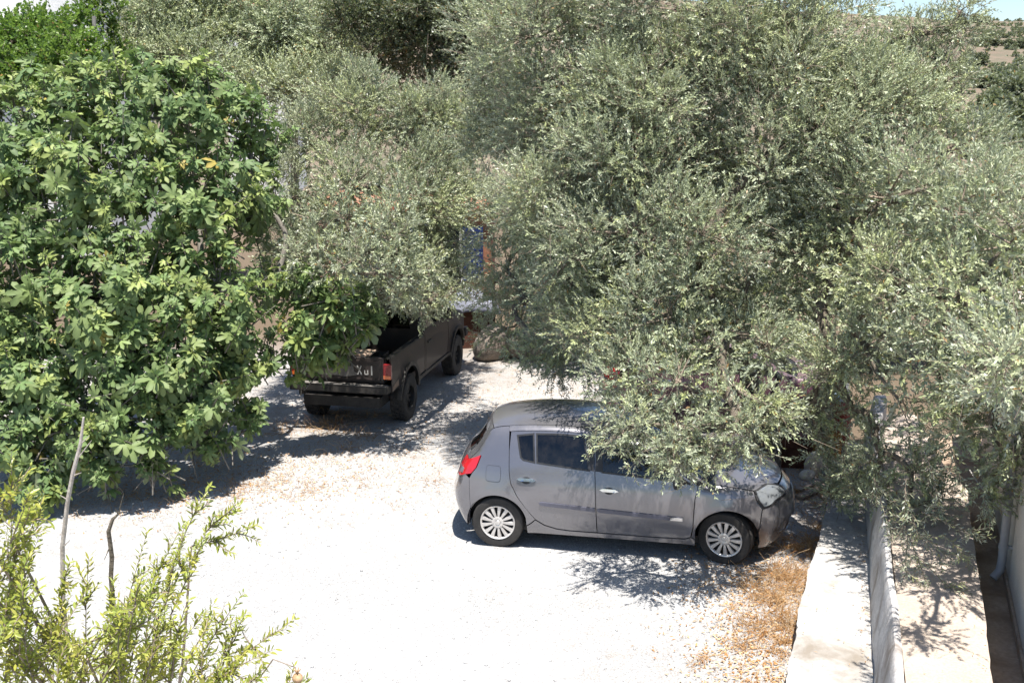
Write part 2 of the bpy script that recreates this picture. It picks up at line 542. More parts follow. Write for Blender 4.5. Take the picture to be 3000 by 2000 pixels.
M['car_paint'] = paint_mat('grey_metallic_paint', (0.185, 0.180, 0.195), dust_sun=(0.27, 0.255, 0.245), dust_sun_amt=0.10, metallic=0.62, rough=0.22)
M['maroon_paint'] = paint_mat('maroon_paint', (0.085, 0.018, 0.055), dust_sun_amt=0.3, metallic=0.2)
M['black_plastic'] = plain('black_trim_plastic', (0.018, 0.018, 0.02), 0.5)
M['grey_plastic'] = plain('grey_bumper_plastic', (0.20, 0.21, 0.22), 0.5)
M['strip'] = plain('side_strip_plastic', (0.10, 0.10, 0.13), 0.35)
M['chrome'] = plain('satin_chrome', (0.72, 0.72, 0.72), 0.18, metallic=1.0)
M['rubber'] = surface('tyre_rubber', (0.028, 0.027, 0.026), (0.055, 0.05, 0.046), 6, 0.85, 0.2, 0.004, 60)
M['alloy'] = plain('silver_wheel_cover', (0.60, 0.57, 0.54), 0.38, metallic=0.45)
M['steel_dark'] = plain('dark_steel', (0.03, 0.03, 0.03), 0.6, metallic=0.5)
M['glass'] = glass_mat('tinted_side_glass', (0.13, 0.14, 0.14))
M['screen'] = glass_mat('windscreen_glass', (0.5, 0.55, 0.54))
M['red_lamp'] = plain('red_lamp_lens', (0.44, 0.014, 0.02), 0.14, spec=0.7, coat=0.6)
M['white_lamp'] = plain('clear_lamp_lens', (0.20, 0.215, 0.23), 0.06, metallic=0.2, spec=0.8, coat=1.0)
M['dull_red_lamp'] = plain('dull_red_lamp_lens', (0.20, 0.012, 0.014), 0.3)
M['orange_lamp'] = plain('orange_lamp_lens', (0.68, 0.15, 0.03), 0.15, coat=0.6)
M['seat'] = plain('dark_seat_fabric', (0.035, 0.035, 0.04), 0.9)
M['truck_paint'] = paint_mat('dull_dark_brown_paint', (0.016, 0.011, 0.010), dust_sun=(0.075, 0.05, 0.04), dust_sun_amt=0.2, metallic=0.0, rough=0.62, coat=0.08)
M['truck_black'] = surface('scuffed_black_steel', (0.016, 0.015, 0.015), (0.05, 0.045, 0.04), 5, 0.6, 0.15, 0.004, 40)
M['white_mark'] = plain('worn_white_lettering', (0.42, 0.41, 0.39), 0.7)
M['scrape'] = surface('scraped_grey_primer', (0.10, 0.095, 0.09), (0.24, 0.22, 0.20), 8, 0.75, 0.2, 0.003, 50)
M['tan_wood'] = surface('weathered_plank', (0.24, 0.16, 0.11), (0.38, 0.28, 0.21), 5, 0.9, 0.4, 0.01, 50)
M['grey_wood'] = surface('grey_weathered_timber', (0.19, 0.15, 0.125), (0.34, 0.28, 0.235), 8, 0.9, 0.5, 0.01, 50)
M['dark_wood'] = surface('dark_stained_timber', (0.075, 0.032, 0.022), (0.14, 0.06, 0.04), 5, 0.85, 0.4, 0.01, 50)
M['red_plastic'] = plain('faded_red_plastic', (0.20, 0.03, 0.018), 0.6)
M['yellow_plastic'] = plain('yellow_orange_plastic', (0.30, 0.15, 0.03), 0.65)
M['pale_blue_plastic'] = plain('pale_blue_plastic', (0.42, 0.54, 0.62), 0.45)
M['hose'] = plain('pale_green_hose', (0.46, 0.56, 0.52), 0.5)
M['cardboard'] = surface('bleached_cardboard', (0.46, 0.32, 0.23), (0.56, 0.42, 0.32), 4, 0.9, 0.2, 0.005, 40)
M['sack'] = surface('pale_woven_sack', (0.44, 0.44, 0.48), (0.60, 0.60, 0.62), 5, 0.8, 0.5, 0.01, 70)
M['tarp'] = surface('grey_blue_tarpaulin', (0.17, 0.18, 0.23), (0.24, 0.25, 0.30), 3, 0.6, 0.5, 0.02, 14)
M['boulder'] = surface('beige_boulder', (0.20, 0.165, 0.135), (0.31, 0.265, 0.225), 3, 0.95, 0.8, 0.05, 18)
M['pale_stone'] = surface('pale_limestone', (0.52, 0.46, 0.40), (0.66, 0.61, 0.55), 4, 0.95, 0.7, 0.03, 20)
M['cable'] = plain('pale_cable', (0.45, 0.43, 0.42), 0.6)
M['fruit'] = surface('dried_fruit_skin', (0.34, 0.20, 0.10), (0.5, 0.34, 0.2), 20, 0.6, 0.2, 0.004, 60)
M['post'] = surface('grey_pole', (0.25, 0.23, 0.21), (0.36, 0.33, 0.30), 4, 0.9, 0.3, 0.01, 40)
# ================================================================== SETTING
def fbm(x, y, seed=0, octs=4, f0=1.0):
    r = np.random.default_rng(seed)
    z = np.zeros_like(x, dtype=float); a = 1.0; f = f0
    for _ in range(octs):
        for _k in range(3):
            th = r.uniform(0, 2 * math.pi); ph = r.uniform(0, 6.28)
            z += a / 3 * np.sin((x * math.cos(th) + y * math.sin(th)) * f * 2 * math.pi + ph)
        a *= 0.5; f *= 2.1
    return z


def grow(a, b, step, far, k=1.35):
    mid = list(np.arange(a, b, step))
    s = step; p = mid[-1]
    while p < far:
        s *= k; p += s; mid.append(p)
    s = step; p = mid[0]; left = []
    while p > -far:
        s *= k; p -= s; left.append(p)
    return np.array(left[::-1] + mid)


def ground_height(x, y):
    flat = 0.012 * fbm(x, y, 3, 3, 0.35) + 0.008 * fbm(x, y, 5, 2, 1.7)
    return flat


def grid_sheet(name, xs, ys, hf, mat):
    X, Yg = np.meshgrid(xs, ys)
    Z = hf(X, Yg)
    nx, ny = len(xs), len(ys)
    V = np.stack([X.ravel(), Yg.ravel(), Z.ravel()], 1)
    i = np.arange(nx * ny).reshape(ny, nx)
    F = np.stack([i[:-1, :-1], i[:-1, 1:], i[1:, 1:], i[1:, :-1]], -1).reshape(-1, 4)
    me = np_mesh(name, V, F.ravel(), np.full(len(F), 4))
    return link_mesh(name, me, mat, smooth=True)


o = grid_sheet('ground', grow(-7.5, 6.0, 0.09, 900), grow(6.0, 19, 0.09, 900), ground_height, M['ground'])
tag(o, 'pale gravel parking yard running back under the trees', kind='structure')


def hill_height(x, y):
    r = np.hypot(x, y)
    az = np.degrees(np.arctan2(x, np.maximum(y, 1)))
    el = np.interp(az, [-60, -25, -10, 10, 20, 27, 32, 60], [6.5, 6.3, 6.2, 5.5, 4.5, 4.02, 4.25, 4.6])
    top = CAM_H + np.tan(np.radians(el)) * 230
    t = np.clip((r - 42) / (230 - 42), 0, 1)
    prof = t ** 1.15
    z = -0.5 + (top + 0.5) * prof
    z = np.where(r > 230, top - (r - 230) * 0.03, z)
    z += np.clip((r - 60) / 100, 0, 1) * (0.9 * fbm(x, y, 11, 4, 0.012) + 0.25 * fbm(x, y, 12, 3, 0.07)) * (r < 300)
    return z


hx = np.arange(-170, 190, 2.2); hy = np.arange(34, 330, 2.2)
o = grid_sheet('hill', hx, hy, hill_height, M['hill'])
tag(o, 'bare brown hillside rising behind the trees', kind='structure')

# ---- the broad white slab in front of the hatchback, its wall, the walkway, the gutter
def wobble_strip(name, left, right, z0, z1, mat, parent=None, seg=0.12, wl=0.02, wr=0.01, zn=0.008, seed=1, cross=8, lip=0.0):
    """solid strip between two plan lines (x as a function of y), with uneven edges and top"""
    (ya, yb) = left[0][1], left[-1][1]
    n = max(2, int((yb - ya) / seg))
    ys = np.linspace(ya, yb, n + 1)
    lx = np.interp(ys, [p[1] for p in left], [p[0] for p in left])
    rx = np.interp(ys, [p[1] for p in right], [p[0] for p in right])
    r = np.random.default_rng(seed)
    lx = lx + wl * (fbm(ys, ys * 0, seed, 4, 0.5)) + r.normal(0, wl * 0.25, n + 1)
    rx = rx + wr * (fbm(ys, ys * 0, seed + 1, 4, 0.5)) + r.normal(0, wr * 0.25, n + 1)
    vs, fs = [], []
    for i, y in enumerate(ys):
        for k in range(cross + 1):
            s = k / cross
            x = lx[i] * (1 - s) + rx[i] * s
            edge = 0.012 if k in (0, cross) else 0
            z = z1 + zn * float(fbm(np.array([x]), np.array([y]), seed + 2, 3, 0.8)[0]) - edge
            vs.append((x, y, z))
        vs.append((lx[i], y, z0)); vs.append((rx[i], y, z0))
    m = cross + 3
    for i in range(n):
        a, b = i * m, (i + 1) * m
        for k in range(cross):
            fs.append((a + k, a + k + 1, b + k + 1, b + k))
        fs.append((a + cross + 1, a, b, b + cross + 1))
        fs.append((a + cross, a + cross + 2, b + cross + 2, b + cross))
    for a, flip in ((0, 0), (n * m, 1)):
        ring = [a + k for k in range(cross + 1)] + [a + cross + 2, a + cross + 1]
        fs.append(tuple(ring if flip else ring[::-1]))
    mb = MB().add(vs, fs)
    return mb.build(name, mat, parent, smooth=50)


o = wobble_strip('concrete_slab', [(1.15, 4.8), (2.24, 7.65), (3.06, 9.74), (3.91, 11.85)],
                 [(0.58 + 0.318 * 4.8, 4.8), (0.58 + 0.318 * 11.85, 11.85)], -0.1, 0.30, M['white_concrete'], wl=0.022, wr=0.004, zn=0.014, seed=21, seg=.07)
tag(o, 'broad whitewashed concrete slab with a rough edge beside the dry weeds', 'slab')

# retaining wall: battered left face, narrow rounded lip
def retaining_wall():
    ys = np.linspace(4.8, 13.55, 110)
    prof = [(0.0, -0.1), (0.0, 0.30), (0.03, 0.55), (0.06, 0.78), (0.075, 0.86), (0.095, 0.895), (0.125, 0.90), (0.15, 0.885), (0.155, 0.80), (0.155, -0.1)]
    vs, fs = [], []
    n = len(prof)
    for y in ys:
        top = 0.0
        if y > 12.6:
            top = 0.22 * math.sin(min(1, (y - 12.6) / 0.75) * math.pi * 0.62)
        for k, (dx, z) in enumerate(prof):
            w = 0.012 * float(fbm(np.array([y]), np.array([z * 2.0]), 31, 4, 0.8)[0])
            zz = z + (top if z > 0.5 else 0) + (0.012 * float(fbm(np.array([y]), np.array([0.0]), 32, 3, 0.7)[0]) if z > 0.5 else 0)
            ex = (0.10 * min(1, max(0, (y - 12.7) / 0.5)) if dx > 0.1 else 0)
            vs.append((0.573 + 0.318 * y + dx + w + ex, y, zz))
    for i in range(len(ys) - 1):
        for k in range(n - 1):
            fs.append((i * n + k, i * n + k + 1, (i + 1) * n + k + 1, (i + 1) * n + k))
    fs.append(tuple(range(n))); fs.append(tuple(reversed(range((len(ys) - 1) * n, len(ys) * n))))
    return MB().add(vs, fs).build('retaining_wall', M['white_wall'], smooth=50)


o = retaining_wall()
tag(o, 'low white retaining wall between the slab and the pinkish walkway', 'wall')

o = wobble_strip('path', [(0.735 + 0.318 * 4.8, 4.8), (0.735 + 0.318 * 13.5, 13.5)],
                 [(3.52 - 0.382 * 1.94, 4.8), (3.52, 6.74), (4.88, 10.3), (5.02, 10.65), (5.06, 11.3), (5.55, 13.5)], 0.10, 0.852, M['path'],
                 wl=0.0, wr=0.010, zn=0.006, seed=41, cross=6)
tag(o, 'narrow pinkish concrete walkway behind the low white wall', kind='structure')
o = wobble_strip('gutter_floor', [(3.52 - 0.382 * 1.94 - 0.3, 4.8), (3.22, 6.74), (5.25, 13.5)],
                 [(1.36 + 0.38 * 4.8, 4.8), (1.36 + 0.38 * 13.5, 13.5)], 0.0, 0.56, M['gutter'], wl=0.0, wr=0.0, zn=0.02, seed=51, cross=6)
tag(o, 'brown earth gutter between walkway and cream wall', kind='structure')

# cream building on the right edge with its downpipe
bl = empty('cream_building', (1.29 + 0.38 * 8.5, 8.5, 0))
bl.rotation_euler = (0, 0, math.atan2(1.0, 0.38) - math.pi / 2)
mb = MB()
ny_ = 40
# local: +y along the wall, +x into the building
mb.box((0, -3.9, 0.0), (3.2, 4.6, 2.55))
mb.build('wall', M['cream'], bl, bevel=0.01)
mb = MB(); mb.box((-0.03, -4.0, 2.552), (3.3, 4.7, 2.68)); mb.build('roof', M['cream'], bl, bevel=0.012)
mb = MB(); mb.box((-0.03, -3.9, 0.4), (-0.002, 4.6, 0.63)); mb.build('plinth', M['gutter'], bl, bevel=0.006)
mb = MB()
mb.tube([(-0.075, 0.42, 2.55), (-0.075, 0.42, 1.8), (-0.075, 0.42, 0.80), (-0.085, 0.41, 0.71), (-0.14, 0.37, 0.64)], 0.038, 14)
for z in (0.95, 1.6, 2.3):
    mb.lathe([(-0.02, 0.046), (0.02, 0.046)], 'z', 14, M=Matrix.Translation((-0.075, 0.42, z)))
    mb.box((-0.045, 0.405, z - 0.012), (0.0, 0.435, z + 0.012))
mb.build('downpipe', M['pipe'], bl, smooth=True)
tag(bl, 'cream rendered building with a grey downpipe at the right edge', 'building')

c0, c1 = at(2840, 1375, 10.3), at(3030, 1548, 8.95)
pts = [c0 * (1 - t) + c1 * t + np.array([0, 0, -0.10 * 4 * t * (1 - t)]) for t in np.linspace(0, 1, 14)]
o = MB().tube(pts, 0.006, 6).build('cable', M['cable'], smooth=True)
tag(o, 'thin pale cable strung from the olive tree to the cream building', 'cable')

# ---- terracotta house behind the middle olive
hs = empty('terracotta_house', (-2.35, 24.5, 0))
W_, D_, H_ = 1.9, 2.2, 2.75
mb = MB(); mb.box((-W_, -D_, -0.1), (W_, D_, H_)); mb.build('wall', M['terracotta'], hs, bevel=0.02)
mb = MB(); mb.box((-W_ - 0.15, -D_ - 0.15, H_ + 0.002), (W_ + 0.15, D_ + 0.15, H_ + 0.2)); mb.build('roof', M['terracotta'], hs, bevel=0.02)


def house_window(parent, x, y, z, w, h, shutters=True, frame=M['white_house'], pane=M['window_dark']):
    f = MB()
    for (a, b, c, d) in ((-w / 2 - .06, w / 2 + .06, h / 2, h / 2 + .06), (-w / 2 - .06, w / 2 + .06, -h / 2 - .06, -h / 2),
                         (-w / 2 - .06, -w / 2, -h / 2, h / 2), (w / 2, w / 2 + .06, -h / 2, h / 2)):
        f.box((x + a, y - 0.05, z + c), (x + b, y - 0.003, z + d))
    win = f.build('window', frame, parent)
    for sx in (-1, 1):
        MB().box((x + (0.008 if sx > 0 else -w / 2), y - 0.018, z - h / 2), (x + (w / 2 if sx > 0 else -0.008), y - 0.004, z + h / 2)).build('pane', pane, win)
    if shutters:
        for sx in (-1, 1):
            s = MB()
            xa = x + sx * (w / 2 + 0.07); xb = xa + sx * w / 2
            lo, hi = min(xa, xb), max(xa, xb)
            for k in range(9):
                zz = z - h / 2 + h * k / 9
                s.box((lo, y - 0.075, zz + 0.008), (hi, y - 0.052, zz + h / 9 - 0.008))
            s.box((lo, y - 0.05, z - h / 2), (hi, y - 0.03, z + h / 2))
            s.build('shutter', M['blue_paint'], win)
    return win


house_window(hs, 0.75, -D_, 1.85, 0.9, 1.2)
d = MB().box((-1.3, -D_ - 0.04, 0.0), (-0.5, -D_ - 0.003, 2.05)).build('door', M['blue_paint'], hs, bevel=0.01)
MB().lathe([(-D_ - 0.09, 0.02), (-D_ - 0.05, 0.025)], 'y', 10, M=Matrix.Translation((-0.6, 0, 1.0))).build('handle', M['chrome'], d)
tag(hs, 'terracotta house with blue shutters glimpsed behind the middle olive tree', 'house')

# ---- white houses far behind on the left
wh = empty('white_house', (-16.2, 37.0, 0))
MB().box((-4.0, -2.5, -0.5), (2.55, 3.0, 10.2)).build('wall', M['white_house'], wh, bevel=0.03)
MB().box((-4.2, -2.7, 10.202), (2.75, 3.2, 10.45)).build('roof', M['white_house'], wh, bevel=0.02)
house_window(wh, -2.0, -2.5, 8.9, 1.2, 1.0, False, M['grey_plastic'])
house_window(wh, -0.2, -2.5, 5.6, 1.1, 1.2, False, M['grey_plastic'])
MB().box((-3.6, -3.4, 7.2), (0.6, -2.5, 7.35)).build('balcony', M['white_house'], wh)
tag(wh, 'tall white house behind the green vine at the top left', 'house')

wq = empty('white_cottage', tuple(at(770, 60, 52)[:2]) + (0,))
zt = at(750, 30, 52)[2]
MB().box((-1.6, -1.5, -0.5), (1.3, 2.5, zt)).build('wall', M['white_house'], wq, bevel=0.03)
MB().add([(-1.9, -1.7, zt), (1.6, -1.7, zt), (1.6, 2.7, zt), (-1.9, 2.7, zt), (-1.9, 0.5, zt + 1.0), (1.6, 0.5, zt + 1.0)],
         [(0, 1, 5, 4), (2, 3, 4, 5), (1, 2, 5), (3, 0, 4), (0, 3, 2, 1)]).build('roof', M['roof_tile'], wq)
house_window(wq, -0.3, -1.5, zt - 1.6, 0.8, 0.9, False, M['grey_plastic'])
tag(wq, 'small white cottage glimpsed between the far olive crowns', 'house')
# ================================================================== VEHICLES
def in_poly(P, poly):
    x, y = P[:, 0], P[:, 1]
    ins = np.zeros(len(P), dtype=bool)
    n = len(poly)
    for i in range(n):
        x0, y0 = poly[i]; x1, y1 = poly[(i + 1) % n]
        c = ((y0 > y) != (y1 > y))
        xi = (x1 - x0) * (y - y0) / ((y1 - y0) if abs(y1 - y0) > 1e-12 else 1e-12) + x0
        ins ^= c & (x < xi)
    return ins


def seg_dist(P, poly, closed=True):
    poly = np.asarray(poly, float)
    A = poly; B = np.roll(poly, -1, 0)
    if not closed: A, B = poly[:-1], poly[1:]
    d = np.full(len(P), 1e9)
    for a, b in zip(A, B):
        ab = b - a; L = max(float(ab @ ab), 1e-12)
        t = np.clip(((P - a) @ ab) / L, 0, 1)
        q = a + t[:, None] * ab
        d = np.minimum(d, np.hypot(P[:, 0] - q[:, 0], P[:, 1] - q[:, 1]))
    return d


def resample(poly, res, sc=(1, 1)):
    out = []
    n = len(poly)
    for i in range(n):
        a = np.array(poly[i], float); b = np.array(poly[(i + 1) % n], float)
        L = math.hypot((b[0] - a[0]) * sc[0], (b[1] - a[1]) * sc[1])
        k = max(1, int(math.ceil(L / res)))
        for j in range(k):
            out.append(a + (b - a) * j / k)
    return np.array(out)


def inset_poly(poly, d):
    """shrink a polygon by d (for panel gaps)"""
    P = np.array(poly, float)
    area = 0.5 * np.sum(P[:, 0] * np.roll(P[:, 1], -1) - np.roll(P[:, 0], -1) * P[:, 1])
    sg = 1 if area > 0 else -1
    out = []
    n = len(P)
    for i in range(n):
        a, b, c = P[i - 1], P[i], P[(i + 1) % n]
        e1 = b - a; e2 = c - b
        e1 = e1 / (np.linalg.norm(e1) + 1e-12); e2 = e2 / (np.linalg.norm(e2) + 1e-12)
        n1 = np.array([-e1[1], e1[0]]) * sg; n2 = np.array([-e2[1], e2[0]]) * sg
        m = n1 + n2
        L = np.linalg.norm(m)
        m = m / L if L > 1e-6 else n1
        k = d / max(0.35, float(m @ n1))
        out.append(b + m * k)
    return np.array(out)


def panel(mb, poly, surf, centre, res=0.055, th=0.018, gap=0.0, lift=0.0, holes=(), sc=(1, 1), mi=0):
    """curved sheet-metal panel: polygon in surface parameters -> mesh with folded-in rim, added to mb"""
    poly = np.array(poly, float)
    S = np.array(sc, float)
    if gap: poly = inset_poly(poly * S, gap) / S
    loops = [resample(poly, res, sc)] + [resample(h, res, sc) for h in holes]
    allb = np.concatenate(loops)
    lo = poly.min(0); hi = poly.max(0)
    gx = np.arange(lo[0] + res / sc[0] / 2, hi[0], res / sc[0]); gy = np.arange(lo[1] + res / sc[1] / 2, hi[1], res / sc[1])
    G = np.stack(np.meshgrid(gx, gy), -1).reshape(-1, 2)
    G[1::2] += 1e-4
    if len(G):
        k = in_poly(G, poly)
        for h in holes: k &= ~in_poly(G, np.array(h, float))
        G = G[k]
    if len(G):
        k = np.ones(len(G), bool)
        for L in loops: k &= seg_dist(G * S, L * S) > 0.42 * res
        G = G[k]
    pts = np.concatenate([allb, G]) if len(G) else allb
    edges = []; b0 = 0
    for L in loops:
        edges += [(b0 + i, b0 + (i + 1) % len(L)) for i in range(len(L))]
        b0 += len(L)
    v2, e2, f2, _, _, _ = delaunay_2d_cdt([Vector((float(p[0] * S[0]), float(p[1] * S[1]))) for p in pts], edges, [], 0, 1e-6)
    v2 = np.array([[p.x, p.y] for p in v2]) / S
    tri = np.array([f for f in f2 if len(f) == 3])
    cen = v2[tri].mean(1)
    k = in_poly(cen, poly)
    for h in holes: k &= ~in_poly(cen, np.array(h, float))
    tri = tri[k]
    P = surf(v2[:, 0], v2[:, 1])
    fn = np.cross(P[tri[:, 1]] - P[tri[:, 0]], P[tri[:, 2]] - P[tri[:, 0]])
    outw = np.einsum('ij,ij->i', fn, P[tri].mean(1) - np.asarray(centre)[None])
    if outw.sum() < 0:
        tri = tri[:, ::-1]; fn = -fn
    vn = np.zeros_like(P)
    for c in range(3): np.add.at(vn, tri[:, c], fn)
    vn /= (np.linalg.norm(vn, axis=1, keepdims=True) + 1e-12)
    P = P + vn * lift
    used = np.unique(tri)
    remap = -np.ones(len(P), int); remap[used] = np.arange(len(used))
    vs = [tuple(p) for p in P[used]]
    fs = [tuple(remap[t]) for t in tri]
    # rim
    cnt = {}
    for t in tri:
        for a, b in ((t[0], t[1]), (t[1], t[2]), (t[2], t[0])):
            cnt[(a, b)] = cnt.get((a, b), 0) + 1
    idx = {}
    for (a, b) in list(cnt):
        if (b, a) in cnt: continue
        for q in (a, b):
            if q not in idx:
                idx[q] = len(vs)
                vs.append(tuple(P[q])); vs.append(tuple(P[q] - vn[q] * (th + lift)))
        fs.append((idx[b], idx[a], idx[a] + 1, idx[b] + 1))
    mb.add(vs, fs, mi)
    return mb


def catmull(vals):
    v = np.array(vals, float)

    def f(t):
        t = np.clip(np.asarray(t, float), 0, len(v) - 1)
        i = np.clip(np.floor(t).astype(int), 0, len(v) - 2)
        u = t - i
        p0 = v[np.clip(i - 1, 0, len(v) - 1)]; p1 = v[i]; p2 = v[i + 1]; p3 = v[np.clip(i + 2, 0, len(v) - 1)]
        return 0.5 * ((2 * p1) + (-p0 + p2) * u + (2 * p0 - 5 * p1 + 4 * p2 - p3) * u * u + (-p0 + 3 * p1 - 3 * p2 + p3) * u ** 3)
    return f


class Shell:
    """car shell: side outline nodes (x, z, bow, crown, fillet radius) and a half-width function"""
    def __init__(self, nodes, wfun):
        A = np.array(nodes, float)
        self.n = len(A)
        self.X, self.Z, self.B, self.C = (catmull(A[:, k]) for k in range(4))
        tt = np.linspace(0, self.n - 1, 2600)
        self.tt = tt
        self.line = np.stack([self.X(tt), self.Z(tt)], 1)
        self.rr = np.interp(tt, np.arange(self.n), A[:, 4])
        self.w0 = wfun
        self.c = np.array([0, 0, 0.7])

    def w(self, x, z):
        x = np.atleast_1d(np.asarray(x, float)); z = np.atleast_1d(np.asarray(z, float))
        d = np.hypot(x[:, None] - self.line[None, :, 0], z[:, None] - self.line[None, :, 1])
        k = d.argmin(1); dm = d.min(1); r = self.rr[k]
        q = np.clip(r - dm, 0, r)
        return self.w0(x, z) - 0.95 * (r - np.sqrt(np.maximum(r * r - q * q, 0)))

    def side(self, sign):
        return lambda a, b: np.stack([a, sign * self.w(a, b), b], 1)

    def top(self, t, s):
        X, Z = self.X(t), self.Z(t)
        k = 1 - np.abs(s) ** 2.3
        return np.stack([X + self.B(t) * k, s * self.w(X, Z), Z + self.C(t) * k], 1)

    def z_at(self, x, t0, t1):
        tt = np.linspace(t0, t1, 160)
        X = self.X(tt); Zv = self.Z(tt)
        o_ = np.argsort(X)
        return np.interp(x, X[o_], Zv[o_])

    def run(self, t0, t1, n):
        t = np.linspace(t0, t1, n)
        return list(zip(self.X(t), self.Z(t)))


def arc(cx, cz, r, a0, a1, n=18):
    return [(cx + r * math.cos(R(a)), cz + r * math.sin(R(a))) for a in np.linspace(a0, a1, n)]


def make_wheel(parent, loc, rad=0.302, wid=0.185, rim=0.205, spokes=13, steer=0.0, side=-1, rim_mat=None, deep=0.0, treads=0):
    w = empty('wheel', loc, steer, parent)
    h = wid / 2
    s = side
    T = MB()
    prof = [(-h * 0.82 * -1, rim * 0.98), (h * 0.95, rim * 1.04), (h * 1.0, rim + (rad - rim) * 0.45), (h * 0.94, rad * 0.955), (h * 0.80, rad * 0.99),
            (h * 0.4, rad), (0, rad), (-h * 0.4, rad), (-h * 0.80, rad * 0.99), (-h * 0.94, rad * 0.955), (-h, rim + (rad - rim) * 0.45), (-h * 0.95, rim * 1.04), (-h * 0.82, rim * 0.98)]
    T.lathe(prof, 'y', 48)
    if treads:
        for k in range(treads):
            a = 2 * math.pi * k / treads
            for yy in (-0.62, 0.0, 0.62):
                Mx = Matrix.Rotation(a + (0.0 if yy else math.pi / treads), 4, 'Y') @ Matrix.Translation((rad + 0.004, yy * h, 0))
                T.box((-0.012, -h * 0.22, -0.9 * math.pi * rad / treads * 0.75), (0.008, h * 0.22, 0.9 * math.pi * rad / treads * 0.75), M=Mx)
    T.build('tyre', M['rubber'], w, smooth=35)
    y0 = s * (h * 0.86 - deep)
    D = MB()
    D.lathe([(s * (h * 0.3), rim * 0.99), (s * (h * 0.28 - deep * 0.5), 0.001)], 'y', 36)
    D.build('brake_disc', M['steel_dark'], w, smooth=True)
    Rm = MB()
    Rm.lathe([(s * h * 0.25, rim * 0.97), (s * h * 0.9, rim * 1.0), (s * h * 0.99, rim * 0.985), (s * h * 0.97, rim * 0.94), (y0, rim * 0.90), (y0 - s * 0.02, rim * 0.89)], 'y', 48)
    hubr = rim * 0.33
    Rm.lathe([(y0 - s * 0.03, hubr * 1.05), (y0 + s * 0.004, hubr), (y0 + s * 0.010, hubr * 0.7), (y0 + s * 0.004, hubr * 0.45), (y0 + s * 0.012, hubr * 0.38), (y0 + s * 0.013, 0.001)], 'y', 32)
    for k in range(spokes):
        a = 2 * math.pi * k / spokes
        hw0, hw1 = hubr * math.sin(math.pi / spokes) * 0.80, rim * 0.9 * math.sin(math.pi / spokes) * 0.62
        vs = []
        for (r_, hw, yy) in ((hubr * 0.95, hw0, y0), (rim * 0.62, (hw0 + hw1) * 0.5, y0 + s * 0.010), (rim * 0.92, hw1, y0 + s * 0.004)):
            for (t_, dy) in ((-hw, -0.022 * s), (-hw * 0.75, 0.0), (hw * 0.75, 0.0), (hw, -0.022 * s)):
                vs.append((r_ * math.cos(a) - t_ * math.sin(a), yy + dy, r_ * math.sin(a) + t_ * math.cos(a)))
        fs = []
        for i in range(2):
            for j in range(3):
                fs.append((i * 4 + j, i * 4 + j + 1, (i + 1) * 4 + j + 1, (i + 1) * 4 + j))
        Rm.add(vs, fs)
    for k in range(5):
        a = 2 * math.pi * (k + 0.5) / 5
        Rm.lathe([(y0, 0.008), (y0 + s * 0.014, 0.007), (y0 + s * 0.014, 0.001)], 'y', 8, M=Matrix.Translation((hubr * 0.72 * math.cos(a), 0, hubr * 0.72 * math.sin(a))))
    Rm.build('rim', rim_mat or M['alloy'], w, smooth=40)
    return w


def hatch_width(flare=True):
    def f(x, z):
        base = np.interp(z, [0.15, 0.25, 0.34, 0.45, 0.60, 0.70, 0.80, 0.90, 1.00, 1.20, 1.45],
                         [0.775, 0.815, 0.832, 0.845, 0.853, 0.850, 0.835, 0.808, 0.780, 0.705, 0.585])
        base = base - 0.36 * np.clip(x - 1.15, 0, None) ** 2 - 0.30 * np.clip(-x - 1.15, 0, None) ** 2
        g = np.clip((z - 0.92) / 0.4, 0, 1)
        base = base - g * (0.05 * np.clip((-x - 0.5) / 0.9, 0, 1.2) ** 2)
        if flare:
            for cx in (-1.2875, 1.2875):
                d = np.hypot(x - cx, z - 0.30)
                base = base + 0.016 * np.exp(-((d - 0.37) / 0.055) ** 2) * (z > 0.12)
        return base
    return f


HATCH = [  # x, z, bow, crown, fillet
    (1.77, 0.19, .19, 0, .08), (1.85, 0.36, .21, 0, .11), (1.86, 0.54, .21, 0, .11), (1.825, 0.69, .20, .02, .10), (1.71, 0.80, .18, .05, .085),
    (1.50, 0.862, .16, .06, .07), (1.25, 0.898, .13, .065, .06), (1.03, 0.912, .12, .06, .05), (.85, 1.02, .115, .055, .045), (.65, 1.15, .105, .055, .045),
    (.42, 1.275, .085, .06, .05), (.15, 1.368, .06, .07, .055), (-.10, 1.402, .03, .075, .06), (-.5, 1.425, 0, .078, .06), (-.9, 1.415, 0, .075, .06),
    (-1.2, 1.385, -.03, .07, .06), (-1.40, 1.335, -.08, .06, .06), (-1.47, 1.22, -.10, .05, .06), (-1.56, 1.08, -.11, .04, .07), (-1.67, .97, -.11, .03, .08),
    (-1.75, .85, -.10, .02, .09), (-1.80, .70, -.10, .0, .10), (-1.83, .55, -.11, .0, .11), (-1.80, .40, -.11, 0, .10), (-1.72, .24, -.10, 0, .08)]


